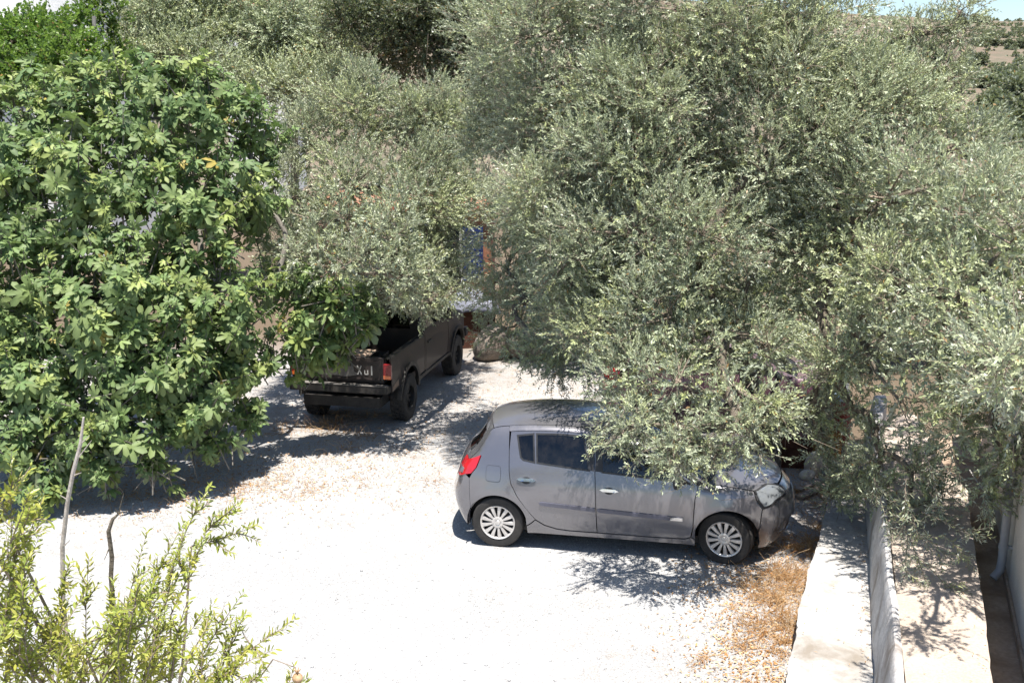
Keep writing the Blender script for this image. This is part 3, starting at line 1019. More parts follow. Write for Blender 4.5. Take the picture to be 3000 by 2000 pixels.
def make_hatchback(name, paint, loc, rz, nodes=HATCH, alloy=True, lamps='wrap', steer=0.0, bumper=None, detail=True):
    car = empty(name, loc, rz)
    sh = Shell(nodes, hatch_width())
    C = sh.c
    TS = (0.20, 0.8)          # metres per parameter unit on the top sheet (for meshing)
    bump_mat = bumper or paint

    def P(nm, parent, mat, polys, smooth=55):
        mb = MB()
        mats = mat if isinstance(mat, list) else [mat]
        for q in polys: panel(mb, centre=C, **q)
        return mb.build(nm, mats, parent, smooth=smooth, fix=False)

    arR = arc(-1.2875, .30, .345, 168, 8, 22)     # over the rear wheel, back to front
    arF = arc(1.2875, .30, .352, 172, 12, 22)
    zb = lambda x: float(np.interp(x, [-1.1, -.9, -.19, .73, 1.0], [1.05, 1.03, .975, .925, .905]))
    ztop = lambda x: float(sh.z_at(x, 7, 16)) - 0.05
    for sg in (-1, 1):
        S = sh.side(sg)
        # rear quarter with the pillar
        tail = sh.run(15.0, 18.85, 16)                         # roof rear down to the lamp
        lamp_in = [(-1.50, 1.055), (-1.545, .93), (-1.60, .86)]
        cut = [(-.845, .382), (-1.055, .652), (-1.135, .80), (-1.156, .92), (-1.172, 1.15), (-1.187, 1.335)]
        poly = tail + lamp_in + [(-1.63, .80), (-1.625, .62), (-1.612, .44)] + arR[2:-1] + [(-.95, .30), (-.90, .335)] + cut
        P('rear_quarter_panel', car, paint, [dict(poly=poly, surf=S, gap=.003)])
        # sill
        P('sill', car, paint, [dict(poly=[(-.94, .20), (.95, .20), (.95, .28), (.905, .302), (.84, .270), (.5, .262), (-.45, .264), (-.60, .275), (-.74, .312), (-.845, .374), (-.895, .330), (-.945, .295)], surf=S, gap=.003)])
        # roof rail
        rail = sh.run(15.0, 7.3, 40)
        inner = [(x, ztop(x)) for x in np.linspace(.80, -1.17, 34)]
        P('roof_rail', car, paint, [dict(poly=rail + [(.99, .915)] + inner + [(-1.19, 1.34)], surf=S, gap=.0015, res=.02)])
        # rear door with frame
        bx = lambda z: float(np.interp(z, [.28, .9, 1.0, 1.4], [-.14, -.175, -.19, -.20]))
        topR = [(x, ztop(x)) for x in np.linspace(bx(1.36), -1.17, 16)]
        pR = [(bx(.285), .272), (bx(.6), .6), (bx(.9), .9), (bx(1.1), 1.1), (bx(1.25), 1.25)] + topR + [(-1.172, 1.15), (-1.156, .92), (-1.135, .80), (-1.055, .652), (-.95, .51), (-.845, .382), (-.74, .32), (-.60, .283), (-.45, .272)]
        qwin = [(-1.085, ztop(-1.085) - .05), (-.905, ztop(-.905) - .035), (-.872, zb(-.872) + .012), (-1.0, zb(-1.0) + .018), (-1.03, zb(-1.03) + .04)]
        rwin = [(-.865, ztop(-.865) - .035), (-.60, ztop(-.6) - .032), (-.33, ztop(-.33) - .032), (-.25, zb(-.25) + .012), (-.55, zb(-.55) + .012), (-.838, zb(-.838) + .012)]
        dr = P('door', car, paint, [dict(poly=pR, surf=S, gap=.004, holes=[qwin, rwin])])
        P('window_seal', dr, M['black_plastic'], [dict(poly=inset_poly(qwin, -.012), surf=S, lift=.0015, th=.01, holes=[inset_poly(qwin, .007)], res=.04),
                                                   dict(poly=inset_poly(rwin, -.012), surf=S, lift=.0015, th=.01, holes=[inset_poly(rwin, .007)], res=.04)])
        P('window', dr, M['glass'], [dict(poly=inset_poly(rwin, .0), surf=S, lift=-.006, th=.004)])
        P('quarter_window', dr, M['glass'], [dict(poly=inset_poly(qwin, .0), surf=S, lift=-.006, th=.004)])
        # black pillar cover
        P('pillar_cover', car, M['black_plastic'], [dict(poly=[(-.315, ztop(-.3) - .02), (-.212, ztop(-.2) - .012), (-.192, zb(-.19) + .01), (-.236, zb(-.236) + .012)], surf=S, lift=.002),
                                                    dict(poly=[(-.190, ztop(-.19) - .012), (-.118, ztop(-.118) - .02), (-.105, zb(-.1) + .01), (-.178, zb(-.178) + .012)], surf=S, lift=.002)])
        # front door
        topF = [(x, ztop(x)) for x in np.linspace(.795, bx(1.36) + .004, 22)]
        pF = [(bx(.285) + .002, .272), (.5, .270), (.84, .278), (.90, .31), (.921, .42), (.922, .54), (.93, .75), (.955, .87), (.955, .90)] + topF + [(bx(1.25), 1.25), (bx(1.1), 1.1), (bx(.9), .9), (bx(.6), .6)]
        fw_top = [(x, ztop(x) - .032) for x in np.linspace(.60, -.125, 14)]
        fwin = [(-.098, zb(-.1) + .012), (.35, zb(.35) + .012), (.70, zb(.70) + .012), (.69, ztop(.69) - .04)] + fw_top
        df = P('door', car, paint, [dict(poly=pF, surf=S, gap=.004, holes=[fwin])])
        P('window_seal', df, M['black_plastic'], [dict(poly=inset_poly(fwin, -.012), surf=S, lift=.0015, th=.01, holes=[inset_poly(fwin, .007)], res=.04)])
        P('window', df, M['glass'], [dict(poly=fwin, surf=S, lift=-.006, th=.004)])
        P('mirror_triangle', df, M['black_plastic'], [dict(poly=[(.715, zb(.71) + .005), (.93, .895), (.735, ztop(.735) - .045)], surf=S, lift=.004)])
        # front wing
        pW = [(.957, .90), (.955, .87), (.932, .75), (.925, .54), (.924, .42), (.905, .31), (.95, .285)] + arF[1:-1] + [(1.645, .46), (1.65, .58), (1.66, .665), (1.605, .735), (1.565, .83)] + sh.run(4.75, 7.05, 16)
        P('front_wing', car, paint, [dict(poly=pW, surf=S, gap=.003)])
        # bumpers (side returns)
        pRB = [(-1.63, .795), (-1.625, .62), (-1.612, .44)] + [(-1.632, .33), (-1.625, .235)] + sh.run(24, 20.35, 14) + [(-1.69, .845)]
        pFB = [(1.652, .46), (1.657, .58), (1.667, .66), (1.73, .675)] + sh.run(3.0, 0.0, 12) + [(1.64, .19), (1.63, .36)]
        if detail:
            # mirror
            mm = MB()
            ctr = Vector((.715, sg * .965, .985))
            rings = []
            for i in range(9):
                t = -1 + 2 * i / 8
                k = math.sqrt(max(0.02, 1 - t * t))
                rings.append([(ctr.x + .065 * math.cos(a) * k * (1.0 if math.cos(a) > 0 else .45), ctr.y + sg * .105 * t, ctr.z + .075 * math.sin(a) * k) for a in np.linspace(0, 2 * math.pi, 14, endpoint=False)])
            vs = [p for r_ in rings for p in r_]
            fs = [(i * 14 + k, i * 14 + (k + 1) % 14, (i + 1) * 14 + (k + 1) % 14, (i + 1) * 14 + k) for i in range(8) for k in range(14)]
            fs += [tuple(range(14)), tuple(range(112, 126))]
            mm.add(vs, fs)
            mm.tube([(.80, sg * .80, .935), (.775, sg * .87, .94), (.745, sg * .92, .95)], [.035, .03, .03], 8)
            mir = mm.build('mirror', M['black_plastic'], df, smooth=50)
        # handles and rub strips
        for (dd, hx, hz, x0, x1, z0, z1) in ((dr, -.955, .845, -.80, bx(.55) - .012, .585, .553), (df, -.015, .79, bx(.55) + .012, .81, .551, .515)):
            h = MB()
            panel(h, [(hx - .105, hz + .004), (hx - .07, hz + .019), (hx + .07, hz + .017), (hx + .11, hz - .002), (hx + .07, hz - .016), (hx - .07, hz - .014)], S, C, res=.03, lift=.026, th=.012)
            h.build('handle', M['chrome'], dd, smooth=60, fix=False)
            cup = MB()
            panel(cup, [(hx + .055 * math.cos(a), hz - .006 + .040 * math.sin(a)) for a in np.linspace(0, 6.283, 16, endpoint=False)], S, C, res=.03, lift=.002, th=.004)
            cup.build('handle_cup', M['black_plastic'], dd, smooth=60, fix=False)
            st = MB()
            panel(st, [(x0, z0 - .006), (x0 + .03, z0 - .022), (x1, z1 - .022), (x1, z1 + .022), (x0 + .03, z0 + .022), (x0, z0 + .012)], S, C, res=.05, lift=.012, th=.012)
            st.build('rub_strip', M['strip'], dd, smooth=60, fix=False)
            if x1 > .5:
                cp = MB()
                panel(cp, [(x1 - .14, z1 - .017), (x1 - .005, z1 - .019), (x1 - .005, z1 + .019), (x1 - .14, z1 + .021)], S, C, res=.05, lift=.0145, th=.003)
                cp.build('strip_badge', M['chrome'], dd, smooth=60, fix=False)
        if sg < 0 and detail:
            rr = [(-1.34 + .085 * (abs(math.cos(a)) ** .35) * math.copysign(1, math.cos(a)), .885 + .085 * (abs(math.sin(a)) ** .35) * math.copysign(1, math.sin(a))) for a in np.linspace(0, 6.283, 28, endpoint=False)]
            ringo = inset_poly(rr, -.004)
            P('fuel_flap', car, paint, [dict(poly=rr, surf=S, lift=.0025, th=.006, res=.04)])
            P('fuel_flap_seam', car, M['black_plastic'], [dict(poly=ringo, surf=S, lift=.0008, th=.002, holes=[inset_poly(rr, .003)], res=.04)])
        # lamps
        ss = lambda a, b: (a * sg, b * sg)
        if lamps == 'wrap':
            tlp = [dict(poly=[(-1.505, 1.06)] + sh.run(18.9, 20.45, 10) + [(-1.685, .835), (-1.61, .855), (-1.55, .93)], surf=S, lift=.008),
                   dict(poly=[(18.95, .80 * sg), (18.95, 1.0 * sg), (20.45, 1.0 * sg), (20.45, .84 * sg)], surf=sh.top, lift=.008, sc=TS)]
            tl = P('tail_light', car, M['red_lamp'], tlp)
            P('reversing_lens', tl, M['white_lamp'], [dict(poly=[(19.75, .86 * sg), (19.75, .97 * sg), (20.3, .97 * sg), (20.3, .88 * sg)], surf=sh.top, lift=.011, th=.004, sc=TS),
                                                       dict(poly=[(-1.735, .90), (-1.755, .845), (-1.72, .842), (-1.70, .89)], surf=S, lift=.011, th=.004, res=.03)])
        else:
            tl = P('tail_light', car, M['red_lamp'], [dict(poly=[(-1.60, 1.03)] + sh.run(18.9, 21.4, 10) + [(-1.68, .72), (-1.66, .86)], surf=S, lift=.006),
                                                      dict(poly=[(18.9, .72 * sg), (18.9, 1.0 * sg), (20.2, 1.0 * sg), (20.2, .72 * sg)], surf=sh.top, lift=.008, sc=TS)])
            P('indicator_lens', tl, M['orange_lamp'], [dict(poly=[(20.7, .72 * sg), (20.7, 1.0 * sg), (21.5, 1.0 * sg), (21.5, .72 * sg)], surf=sh.top, lift=.008, sc=TS)])
            P('reversing_lens', tl, M['white_lamp'], [dict(poly=[(20.2, .72 * sg), (20.2, 1.0 * sg), (20.7, 1.0 * sg), (20.7, .72 * sg)], surf=sh.top, lift=.008, sc=TS)])
        hl = P('headlight', car, M['black_plastic'], [dict(poly=[(1.612, .735), (1.57, .828)] + sh.run(4.72, 3.1, 10) + [(1.73, .682), (1.672, .668)], surf=S, lift=.001),
                                                       dict(poly=[(3.15, .62 * sg), (3.15, 1.0 * sg), (4.70, 1.0 * sg), (4.55, .72 * sg), (3.9, .60 * sg)], surf=sh.top, lift=.001, sc=TS)])
        P('lens', hl, M['white_lamp'], [dict(poly=[(1.635, .745), (1.60, .815)] + sh.run(4.6, 3.3, 8) + [(1.73, .70), (1.68, .69)], surf=S, lift=.007, th=.006),
                                        dict(poly=[(3.3, .66 * sg), (3.3, 1.0 * sg), (4.55, 1.0 * sg), (4.4, .75 * sg), (3.9, .66 * sg)], surf=sh.top, lift=.007, th=.006, sc=TS)])
        for (nm, q) in (('rear_bumper_corner', pRB), ('front_bumper_corner', pFB)):
            P(nm, car, bump_mat, [dict(poly=q, surf=S, gap=.0015)])
    T = sh.top
    e = .998
    P('bonnet', car, paint, [dict(poly=[(4.72, -e), (6.85, -e), (6.75, 0), (6.85, e), (4.72, e), (4.35, .70), (4.0, .57), (3.95, 0), (4.0, -.57), (4.35, -.70)], surf=T, gap=.004, sc=TS)])
    P('cowl', car, M['black_plastic'], [dict(poly=[(6.87, -.97), (7.25, -.97), (7.25, .97), (6.87, .97), (6.77, 0)], surf=T, lift=-.008, sc=TS)])
    P('windscreen', car, M['screen'], [dict(poly=[(7.27, -.93), (11.0, -.93), (11.15, 0), (11.0, .93), (7.27, .93)], surf=T, lift=-.003, th=.006, sc=TS)])
    for s0, s1 in ((-e, -.935), (.935, e)):
        P('screen_pillar', car, paint, [dict(poly=[(6.9, s0), (11.0, s0), (11.0, s1), (6.9, s1)], surf=T, gap=.002, sc=TS)])
    P('roof', car, paint, [dict(poly=[(11.02, -e), (15.9, -e), (16.0, 0), (15.9, e), (11.02, e), (11.17, 0)], surf=T, gap=.003, sc=TS)])
    gl = [(16.75, -.80), (18.55, -.78), (18.75, 0), (18.55, .78), (16.75, .80), (16.65, 0)]
    hz = P('tailgate', car, paint, [dict(poly=[(15.93, -e), (18.9, -e), (18.93, -.79), (20.5, -.82), (21.0, -.6), (21.1, 0), (21.0, .6), (20.5, .82), (18.93, .79), (18.9, e), (15.93, e), (16.03, 0)], surf=T, gap=.004, holes=[gl], sc=TS)])
    P('rear_window', hz, M['glass'], [dict(poly=gl, surf=T, lift=-.004, th=.005, sc=TS)])
    P('rear_bumper', car, bump_mat, [dict(poly=[(20.5, -e), (24, -e), (24, e), (20.5, e), (20.52, .84), (21.02, .61), (21.12, 0), (21.02, -.61), (20.52, -.84)], surf=T, gap=.003, sc=TS)])
    gr = [(.55, -.62), (1.45, -.68), (1.55, 0), (1.45, .68), (.55, .62)]
    ug = [(2.75, -.42), (3.2, -.46), (3.25, 0), (3.2, .46), (2.75, .42)]
    fg = [[(.75, .76 * q), (.75, .93 * q), (1.35, .93 * q), (1.35, .78 * q)] for q in (-1, 1)]
    fb = P('front_bumper', car, bump_mat, [dict(poly=[(0, -e), (3.1, -e), (3.12, -.62), (3.92, -.58), (3.90, 0), (3.92, .58), (3.12, .62), (3.1, e), (0, e)], surf=T, gap=.003, holes=[gr, ug] + fg, sc=TS)])
    P('grille', fb, M['black_plastic'], [dict(poly=q, surf=T, lift=-.03, th=.005, sc=TS) for q in (gr, ug)])
    for q in fg:
        P('fog_light', fb, M['white_lamp'], [dict(poly=q, surf=T, lift=-.012, th=.02, sc=TS)])
    if detail:
        w1 = MB(); w1.tube([(1.06, -.45, .985), (1.04, -.1, 1.035), (.98, .12, 1.05)], .009, 6); w1.build('wiper', M['black_plastic'], car)
        w2 = MB(); w2.tube([(1.04, .35, 1.0), (1.03, .52, 1.0), (.95, .62, 1.0)], .009, 6); w2.build('wiper', M['black_plastic'], car)
    # inside and underneath
    MB().box((-1.62, -.70, .19), (1.55, .70, .27)).build('floor_pan', M['steel_dark'], car)
    MB().box((.62, -.66, .55), (1.0, .66, .86)).build('dashboard', M['seat'], car, bevel=.03)
    for (x, y, wv) in ((.05, -.36, .24), (.05, .36, .24), (-.78, 0, .60)):
        s_ = MB()
        s_.box((x - .25, y - wv, .36), (x + .27, y + wv, .52))
        Mx = Matrix.Translation((x - .22, y, .5)) @ Matrix.Rotation(R(-14), 4, 'Y')
        s_.box((-.07, -wv, 0), (.07, wv, .58), M=Mx)
        for yy in ((0,) if wv < .5 else (-.36, .36)):
            s_.box((-.05, yy - .11, .60), (.05, yy + .11, .78), M=Mx)
        s_.build('seat', M['seat'], car, bevel=.02)
    sw = MB(); Mx = Matrix.Translation((.52, .36, .82)) @ Matrix.Rotation(R(62), 4, 'Y')
    sw.tube([Mx @ Vector((.18 * math.cos(a), .18 * math.sin(a), 0)) for a in np.linspace(0, 6.2832, 24)], .014, 6)
    sw.build('steering_wheel', M['black_plastic'], car)
    for cx in (-1.2875, 1.2875):
        for sg in (-1, 1):
            wl = MB()
            pts = arc(cx, .30, .36, 190, -10, 20)
            vs = [(x, sg * .82, z) for x, z in pts] + [(x, sg * .52, z) for x, z in pts]
            n_ = len(pts)
            wl.add(vs, [(i, i + 1, i + 1 + n_, i + n_) for i in range(n_ - 1)] + [tuple(range(n_, 2 * n_))])
            wl.build('wheel_arch_liner', M['black_plastic'], car)
            make_wheel(car, (cx, sg * .735, .302), steer=(steer if cx > 0 else 0), side=sg, rim_mat=M['alloy'] if alloy else M['steel_dark'], spokes=13)
    return car


YAW = R(-10.7)
_d = Vector((math.cos(YAW), math.sin(YAW), 0)); _n = Vector((-math.sin(YAW), math.cos(YAW), 0))
# outer faces of the near tyres stand on the line through (-0.18, 11.02) and (2.375, 10.535)
_c = Vector((1.098, 10.776, 0)) + _n * (0.735 + 0.0925)
car = make_hatchback('hatchback_car', M['car_paint'], (_c.x, _c.y, 0.0), YAW, steer=R(-16))
tag(car, 'dusty grey metallic five-door hatchback with silver wheels in the sunlit gravel yard', 'car')

OLD = [list(q) for q in HATCH]
for k, dx in ((16, -.10), (17, -.16), (18, -.17), (19, -.13), (20, -.07), (21, -.03)): OLD[k][0] += dx
for k in range(8, 17): OLD[k][1] -= 0.03
old = make_hatchback('maroon_car', M['maroon_paint'], (3.35, 16.05, 0), R(-3), nodes=OLD, alloy=False, lamps='tall', bumper=M['grey_plastic'], detail=True)
tag(old, 'old maroon car with grey bumper hidden behind the olive foliage', 'car')


# ---------------------------------------------------------------- pickup truck
def make_pickup(loc, rz):
    tr = empty('pickup_truck', loc, rz)
    WB = 1.475; RW = .375
    C = np.array([0.2, 0, 1.0])
    nodes = [(2.20, .55, .08, 0, .05), (2.28, .70, .10, 0, .07), (2.28, .90, .10, 0, .07), (2.22, 1.08, .09, .02, .06), (1.9, 1.16, .05, .04, .05), (1.4, 1.20, .03, .04, .05),
             (1.05, 1.22, .06, .03, .04), (.80, 1.45, .06, .03, .04), (.52, 1.70, .05, .04, .05), (.25, 1.80, .02, .05, .05), (-.1, 1.815, 0, .05, .05), (-.40, 1.79, 0, .04, .05), (-.49, 1.70, 0, .02, .04), (-.52, 1.4, 0, 0, .03), (-.53, 1.18, 0, 0, .02), (-.53, .6, 0, 0, .02)]

    def wf(x, z):
        b = np.interp(z, [.4, .6, .9, 1.15, 1.25, 1.8], [.79, .815, .825, .81, .785, .63])
        b = b - .12 * np.clip(x - 1.6, 0, None) ** 2
        for cx in (-WB, WB):
            d = np.hypot(x - cx, z - .44)
            b = b + .035 * np.exp(-((d - .49) / .06) ** 2)
        return b
    sh = Shell(nodes, wf)
    TS = (.3, .8)

    def P(nm, parent, mat, polys):
        mb = MB()
        for q in polys: panel(mb, centre=C, res=q.pop('res', .07), **q)
        return mb.build(nm, mat if isinstance(mat, list) else [mat], parent, smooth=50, fix=False)
    arR = arc(-WB, .44, .46, 172, 8, 18)
    arF = arc(WB, .44, .46, 172, 8, 18)
    bedw = lambda sg: (lambda a, b: np.stack([a, sg * wf(a, b), b], 1))
    for sg in (-1, 1):
        S = sh.side(sg)
        P('bed_side', tr, M['truck_paint'], [dict(poly=[(-2.28, .80), (-2.27, .66), (-1.96, .66), (-1.94, .50)] + arR + [(-1.0, .58), (-.56, .58), (-.55, 1.17), (-2.27, 1.19)], surf=bedw(sg), gap=.003)])
        P('bed_rail', tr, M['truck_black'], [dict(poly=[(-2.28, 1.19), (-.55, 1.17), (-.55, 1.20), (-2.28, 1.22)], surf=bedw(sg), lift=.012, th=.05)])
        P('flank_stripe', tr, M['tan_wood'], [dict(poly=[(-2.25, .74), (-1.97, .80), (-1.97, .70), (-2.25, .67)], surf=bedw(sg), lift=.004, th=.004)])
        inner = MB().box((-2.24, sg * .70 - .02, .82), (-.56, sg * .70 + .02, 1.185)); inner.build('bed_lining', M['truck_black'], tr)
        topd = [(x, float(sh.z_at(x, 6, 12)) - .05) for x in np.linspace(.93, -.42, 18)]
        win = [(.68, 1.26), (.66, 1.42), (.44, float(sh.z_at(.44, 6, 12)) - .10), (.1, float(sh.z_at(.1, 6, 12)) - .09), (-.33, float(sh.z_at(-.33, 6, 12)) - .10), (-.38, 1.26)]
        dr = P('door', tr, M['truck_paint'], [dict(poly=[(-.46, .56), (.86, .56), (.93, .80), (.95, 1.2)] + topd + [(-.47, 1.5), (-.47, 1.1)], surf=S, gap=.005, holes=[win])])
        P('window', dr, M['glass'], [dict(poly=win, surf=S, lift=-.008, th=.005)])
        hd = MB(); panel(hd, [(-.36, 1.02), (-.18, 1.02), (-.18, 1.055), (-.36, 1.055)], S, C, res=.04, lift=.02, th=.012); hd.build('handle', M['truck_black'], dr)
        P('cab_frame', tr, M['truck_paint'], [dict(poly=[(-.525, .58), (-.465, .58), (-.475, 1.1), (-.475, 1.5), (-.43, 1.72)] + [(x, float(sh.z_at(x, 6, 12)) - .045) for x in np.linspace(-.42, .93, 16)] + [(.955, 1.215)] + sh.run(6.0, 13.8, 44), surf=S, gap=.002)])
        P('front_wing', tr, M['truck_paint'], [dict(poly=[(.87, .56), (1.0, .54)] + arF[1:] + [(1.96, .55)] + sh.run(0.2, 6.0, 30) + [(.96, 1.2), (.94, .80)], surf=S, gap=.003)])
        P('side_step', tr, M['truck_black'], [dict(poly=[(-.9, .50), (.98, .50), (.98, .56), (-.9, .56)], surf=S, lift=.02, th=.06)])
        for cx in (-WB, WB):
            P('arch_flare', tr, M['truck_black'], [dict(poly=arc(cx, .44, .455, 178, 2, 18) + arc(cx, .44, .515, 2, 178, 18), surf=bedw(sg), lift=.028, th=.03)])
        tl = MB().box((-2.335, sg * .765 - .065, .88), (-2.285, sg * .765 + .065, 1.12)).build('tail_light', M['dull_red_lamp'], tr, bevel=.01)
        MB().box((-2.345, sg * .765 - .058, .885), (-2.336, sg * .765 + .058, .94)).build('lens', M['orange_lamp'], tl)
        P('headlight', tr, M['white_lamp'], [dict(poly=[(2.1, .52 * sg), (2.1, .96 * sg), (2.8, .96 * sg), (2.8, .52 * sg)], surf=sh.top, lift=.008, sc=TS)])
        for cx in (-WB, WB):
            make_wheel(tr, (cx, sg * .735, RW), rad=RW, wid=.25, rim=.20, spokes=8, side=sg, rim_mat=M['steel_dark'], deep=.05, treads=26)
        mr = MB().box((.68, sg * .86 - .10, 1.24), (.78, sg * .86 + .10, 1.42)); mr.tube([(.80, sg * .77, 1.22), (.74, sg * .84, 1.30)], .015, 6)
        mr.build('mirror', M['truck_black'], tr, bevel=.02)
    e = .995
    T = sh.top
    P('bonnet', tr, M['truck_paint'], [dict(poly=[(3.2, -e), (5.9, -e), (5.9, e), (3.2, e)], surf=T, gap=.004, sc=TS)])
    P('front_panel', tr, M['truck_black'], [dict(poly=[(0, -e), (3.15, -e), (3.15, e), (0, e)], surf=T, gap=.003, sc=TS)])
    P('windscreen', tr, M['screen'], [dict(poly=[(6.1, -.92), (8.4, -.92), (8.4, .92), (6.1, .92)], surf=T, lift=-.003, th=.006, sc=TS)])
    for a, b in ((-e, -.925), (.925, e)):
        P('screen_pillar', tr, M['truck_paint'], [dict(poly=[(5.95, a), (8.4, a), (8.4, b), (5.95, b)], surf=T, gap=.001, sc=TS)])
    P('roof', tr, M['truck_paint'], [dict(poly=[(8.42, -e), (11.9, -e), (11.9, e), (8.42, e)], surf=T, gap=.002, sc=TS)])
    gl = [(12.3, -.75), (13.6, -.75), (13.6, .75), (12.3, .75)]
    P('cab_back', tr, M['truck_paint'], [dict(poly=[(11.92, -e), (15, -e), (15, e), (11.92, e)], surf=T, holes=[gl], sc=(.35, .75))])
    P('rear_window', tr, M['glass'], [dict(poly=gl, surf=T, lift=-.006, th=.004, sc=(.35, .75))])
    MB().box((-2.24, -.70, .79), (-.55, .70, .83)).build('bed_floor', M['truck_black'], tr)
    MB().box((-2.3, -.62, .40), (2.1, .62, .56)).build('chassis', M['truck_black'], tr)
    MB().box((-1.55, -.68, .32), (-1.40, .68, .46)).build('axle', M['truck_black'], tr, bevel=.03)
    # tailgate with pressed centre, scrape and the remains of white letters
    tg = MB().box((-2.300, -.70, .80), (-2.245, .70, 1.205)).build('tailgate', M['truck_paint'], tr, bevel=.012)
    fr = MB()
    for lo, hi in (((-2.312, -.64, 1.13), (-2.299, .64, 1.165)), ((-2.312, -.64, .845), (-2.299, .64, .875))): fr.box(lo, hi)
    fr.build('pressing', M['truck_paint'], tg, bevel=.004)
    pt = []
    rr_ = random.Random(4)
    for a in np.linspace(0, 6.283, 26, endpoint=False):
        k = 1 + .22 * rr_.uniform(-1, 1)
        pt.append((.12 + .40 * k * math.cos(a), .99 + .10 * k * math.sin(a)))
    sc_ = MB(); sc_.add([(-2.3035, y, z) for y, z in pt] + [(-2.2995, y, z) for y, z in pt], [tuple(range(26))] + [(i, (i + 1) % 26, (i + 1) % 26 + 26, i + 26) for i in range(26)])
    sc_.build('scraped_patch', M['scrape'], tg)
    let = MB()

    def bar(y0, z0, y1, z1, w=.016):
        dv = Vector((0, y1 - y0, z1 - z0)); L = dv.length
        ang = math.atan2(z1 - z0, y1 - y0)
        Mx = Matrix.Translation((-2.306, (y0 + y1) / 2, (z0 + z1) / 2)) @ Matrix.Rotation(ang, 4, 'X')
        let.box((-.002, -L / 2, -w / 2), (.003, L / 2, w / 2), M=Mx)
    # reads X u l from behind (left to right runs towards -y)
    bar(-.27, 1.07, -.34, .93); bar(-.275, .93, -.335, 1.07)
    bar(-.39, 1.005, -.39, .945); bar(-.39, .94, -.44, .94); bar(-.44, 1.005, -.44, .935)
    bar(-.505, 1.075, -.505, .93, .02)
    let.build('lettering', M['white_mark'], tg)
    bp = MB()
    bp.box((-2.46, -.80, .665), (-2.34, .80, .79)); bp.box((-2.40, -.80, .665), (-2.10, -.765, .78)); bp.box((-2.40, .765, .665), (-2.10, .80, .78))
    bp.build('rear_bumper', M['truck_black'], tr, bevel=.02)
    MB().box((-2.465, -.78, .791), (-2.345, .78, .798)).build('bumper_step', M['scrape'], tr)
    MB().box((2.28, -.80, .56), (2.46, .80, .74)).build('front_bumper', M['truck_black'], tr, bevel=.03)
    MB().box((.55, -.68, .85), (.95, .68, 1.2)).build('dashboard', M['seat'], tr, bevel=.03)
    for y in (-.37, .37):
        s_ = MB(); s_.box((-.2, y - .25, .7), (.3, y + .25, .85)); s_.box((-.3, y - .25, .8), (-.16, y + .25, 1.42)); s_.build('seat', M['seat'], tr, bevel=.03)
    return tr


TRZ = R(90 - 12.2)
# rear right wheel stands at (-1.76, 16.0), the truck points away from the camera and a little to the right
_f = Vector((math.cos(TRZ), math.sin(TRZ), 0)); _l = Vector((-math.sin(TRZ), math.cos(TRZ), 0))
_tc = Vector((-1.70, 16.05, 0)) + _f * 1.475 + _l * 0.80
truck = make_pickup((_tc.x, _tc.y, 0), TRZ)
tag(truck, 'dark brown raised pickup truck with worn white letters on its tailgate, parked under the trees', 'truck')


def on_truck(x, y, z):
    return _tc + _f * x + _l * y + Vector((0, 0, z))


def lump(name, c, rx, ry, rz_, mat, seed, rough=0.16, sub=3, parent=None, rot=0.0, flat=None):
    bm = bmesh.new()
    bmesh.ops.create_icosphere(bm, subdivisions=sub, radius=1.0)
    r = np.random.default_rng(seed)
    K = r.normal(size=(7, 3)) * 1.9; ph = r.uniform(0, 6.28, 7)
    for v in bm.verts:
        p = np.array(v.co)
        k = 1 + rough * float(np.sum(np.sin(K @ p + ph)) / 3.2)
        q = p * k * np.array([rx, ry, rz_])
        if flat is not None: q[2] = max(q[2], -rz_ * flat)
        v.co = q
    me = bpy.data.meshes.new(name); bm.to_mesh(me); bm.free()
    o = link_mesh(name, me, mat, parent, smooth=True)
    o.location = tuple(float(x) for x in c); o.rotation_euler = (0, 0, rot)
    return o


p = on_truck(-1.95, .28, .92)
o = lump('sack', p, .20, .28, .13, M['sack'], 3, .12, rot=TRZ, flat=.65); o.location.z = .83 + .13 * .65
tag(o, 'pale woven sack slumped in the pickup bed', 'sack')
b_ = empty('crate', on_truck(-1.75, -.28, .832), TRZ)
for (lo, hi, nm) in (((-.2, -.25, 0), (.2, .25, .02), 'base'),):
    MB().box(lo, hi).build(nm, M['black_plastic'], b_)
for k in range(3):
    z = .03 + k * .095
    MB().box((-.2, -.25, z), (-.185, .25, z + .075)).build('slat', M['black_plastic'], b_)
    MB().box((.185, -.25, z), (.2, .25, z + .075)).build('slat', M['black_plastic'], b_)
    MB().box((-.184, -.25, z), (.184, -.235, z + .075)).build('slat', M['black_plastic'], b_)
    MB().box((-.184, .235, z), (.184, .25, z + .075)).build('slat', M['black_plastic'], b_)
for sx in (-1, 1):
    for sy in (-1, 1):
        MB().box((sx * .19 - .012, sy * .24 - .012, 0.021), (sx * .19 + .012, sy * .24 + .012, .31)).build('post', M['black_plastic'], b_)
tag(b_, 'black slatted plastic crate standing in the pickup bed', 'crate')
o = MB().box((-.02, -.5, -.012), (.30, .12, .012)).build('board', M['cardboard']); o.location = on_truck(-2.22, .05, 1.222); o.rotation_euler = (0, R(-2), TRZ)
tag(o, 'bleached tan board lying across the tailgate of the pickup', 'board')
# ================================================================== LOOSE THINGS IN THE YARD
def stone(name, px, py, rx, ry, rz_, mat, seed, label, cat='stone', group=None, rough=.18):
    g = on_ground(px, py)
    o = lump(name, (g[0], g[1], rz_ * .62), rx, ry, rz_, mat, seed, rough, 3, rot=seed * .7, flat=.66)
    return tag(o, label, cat, group)


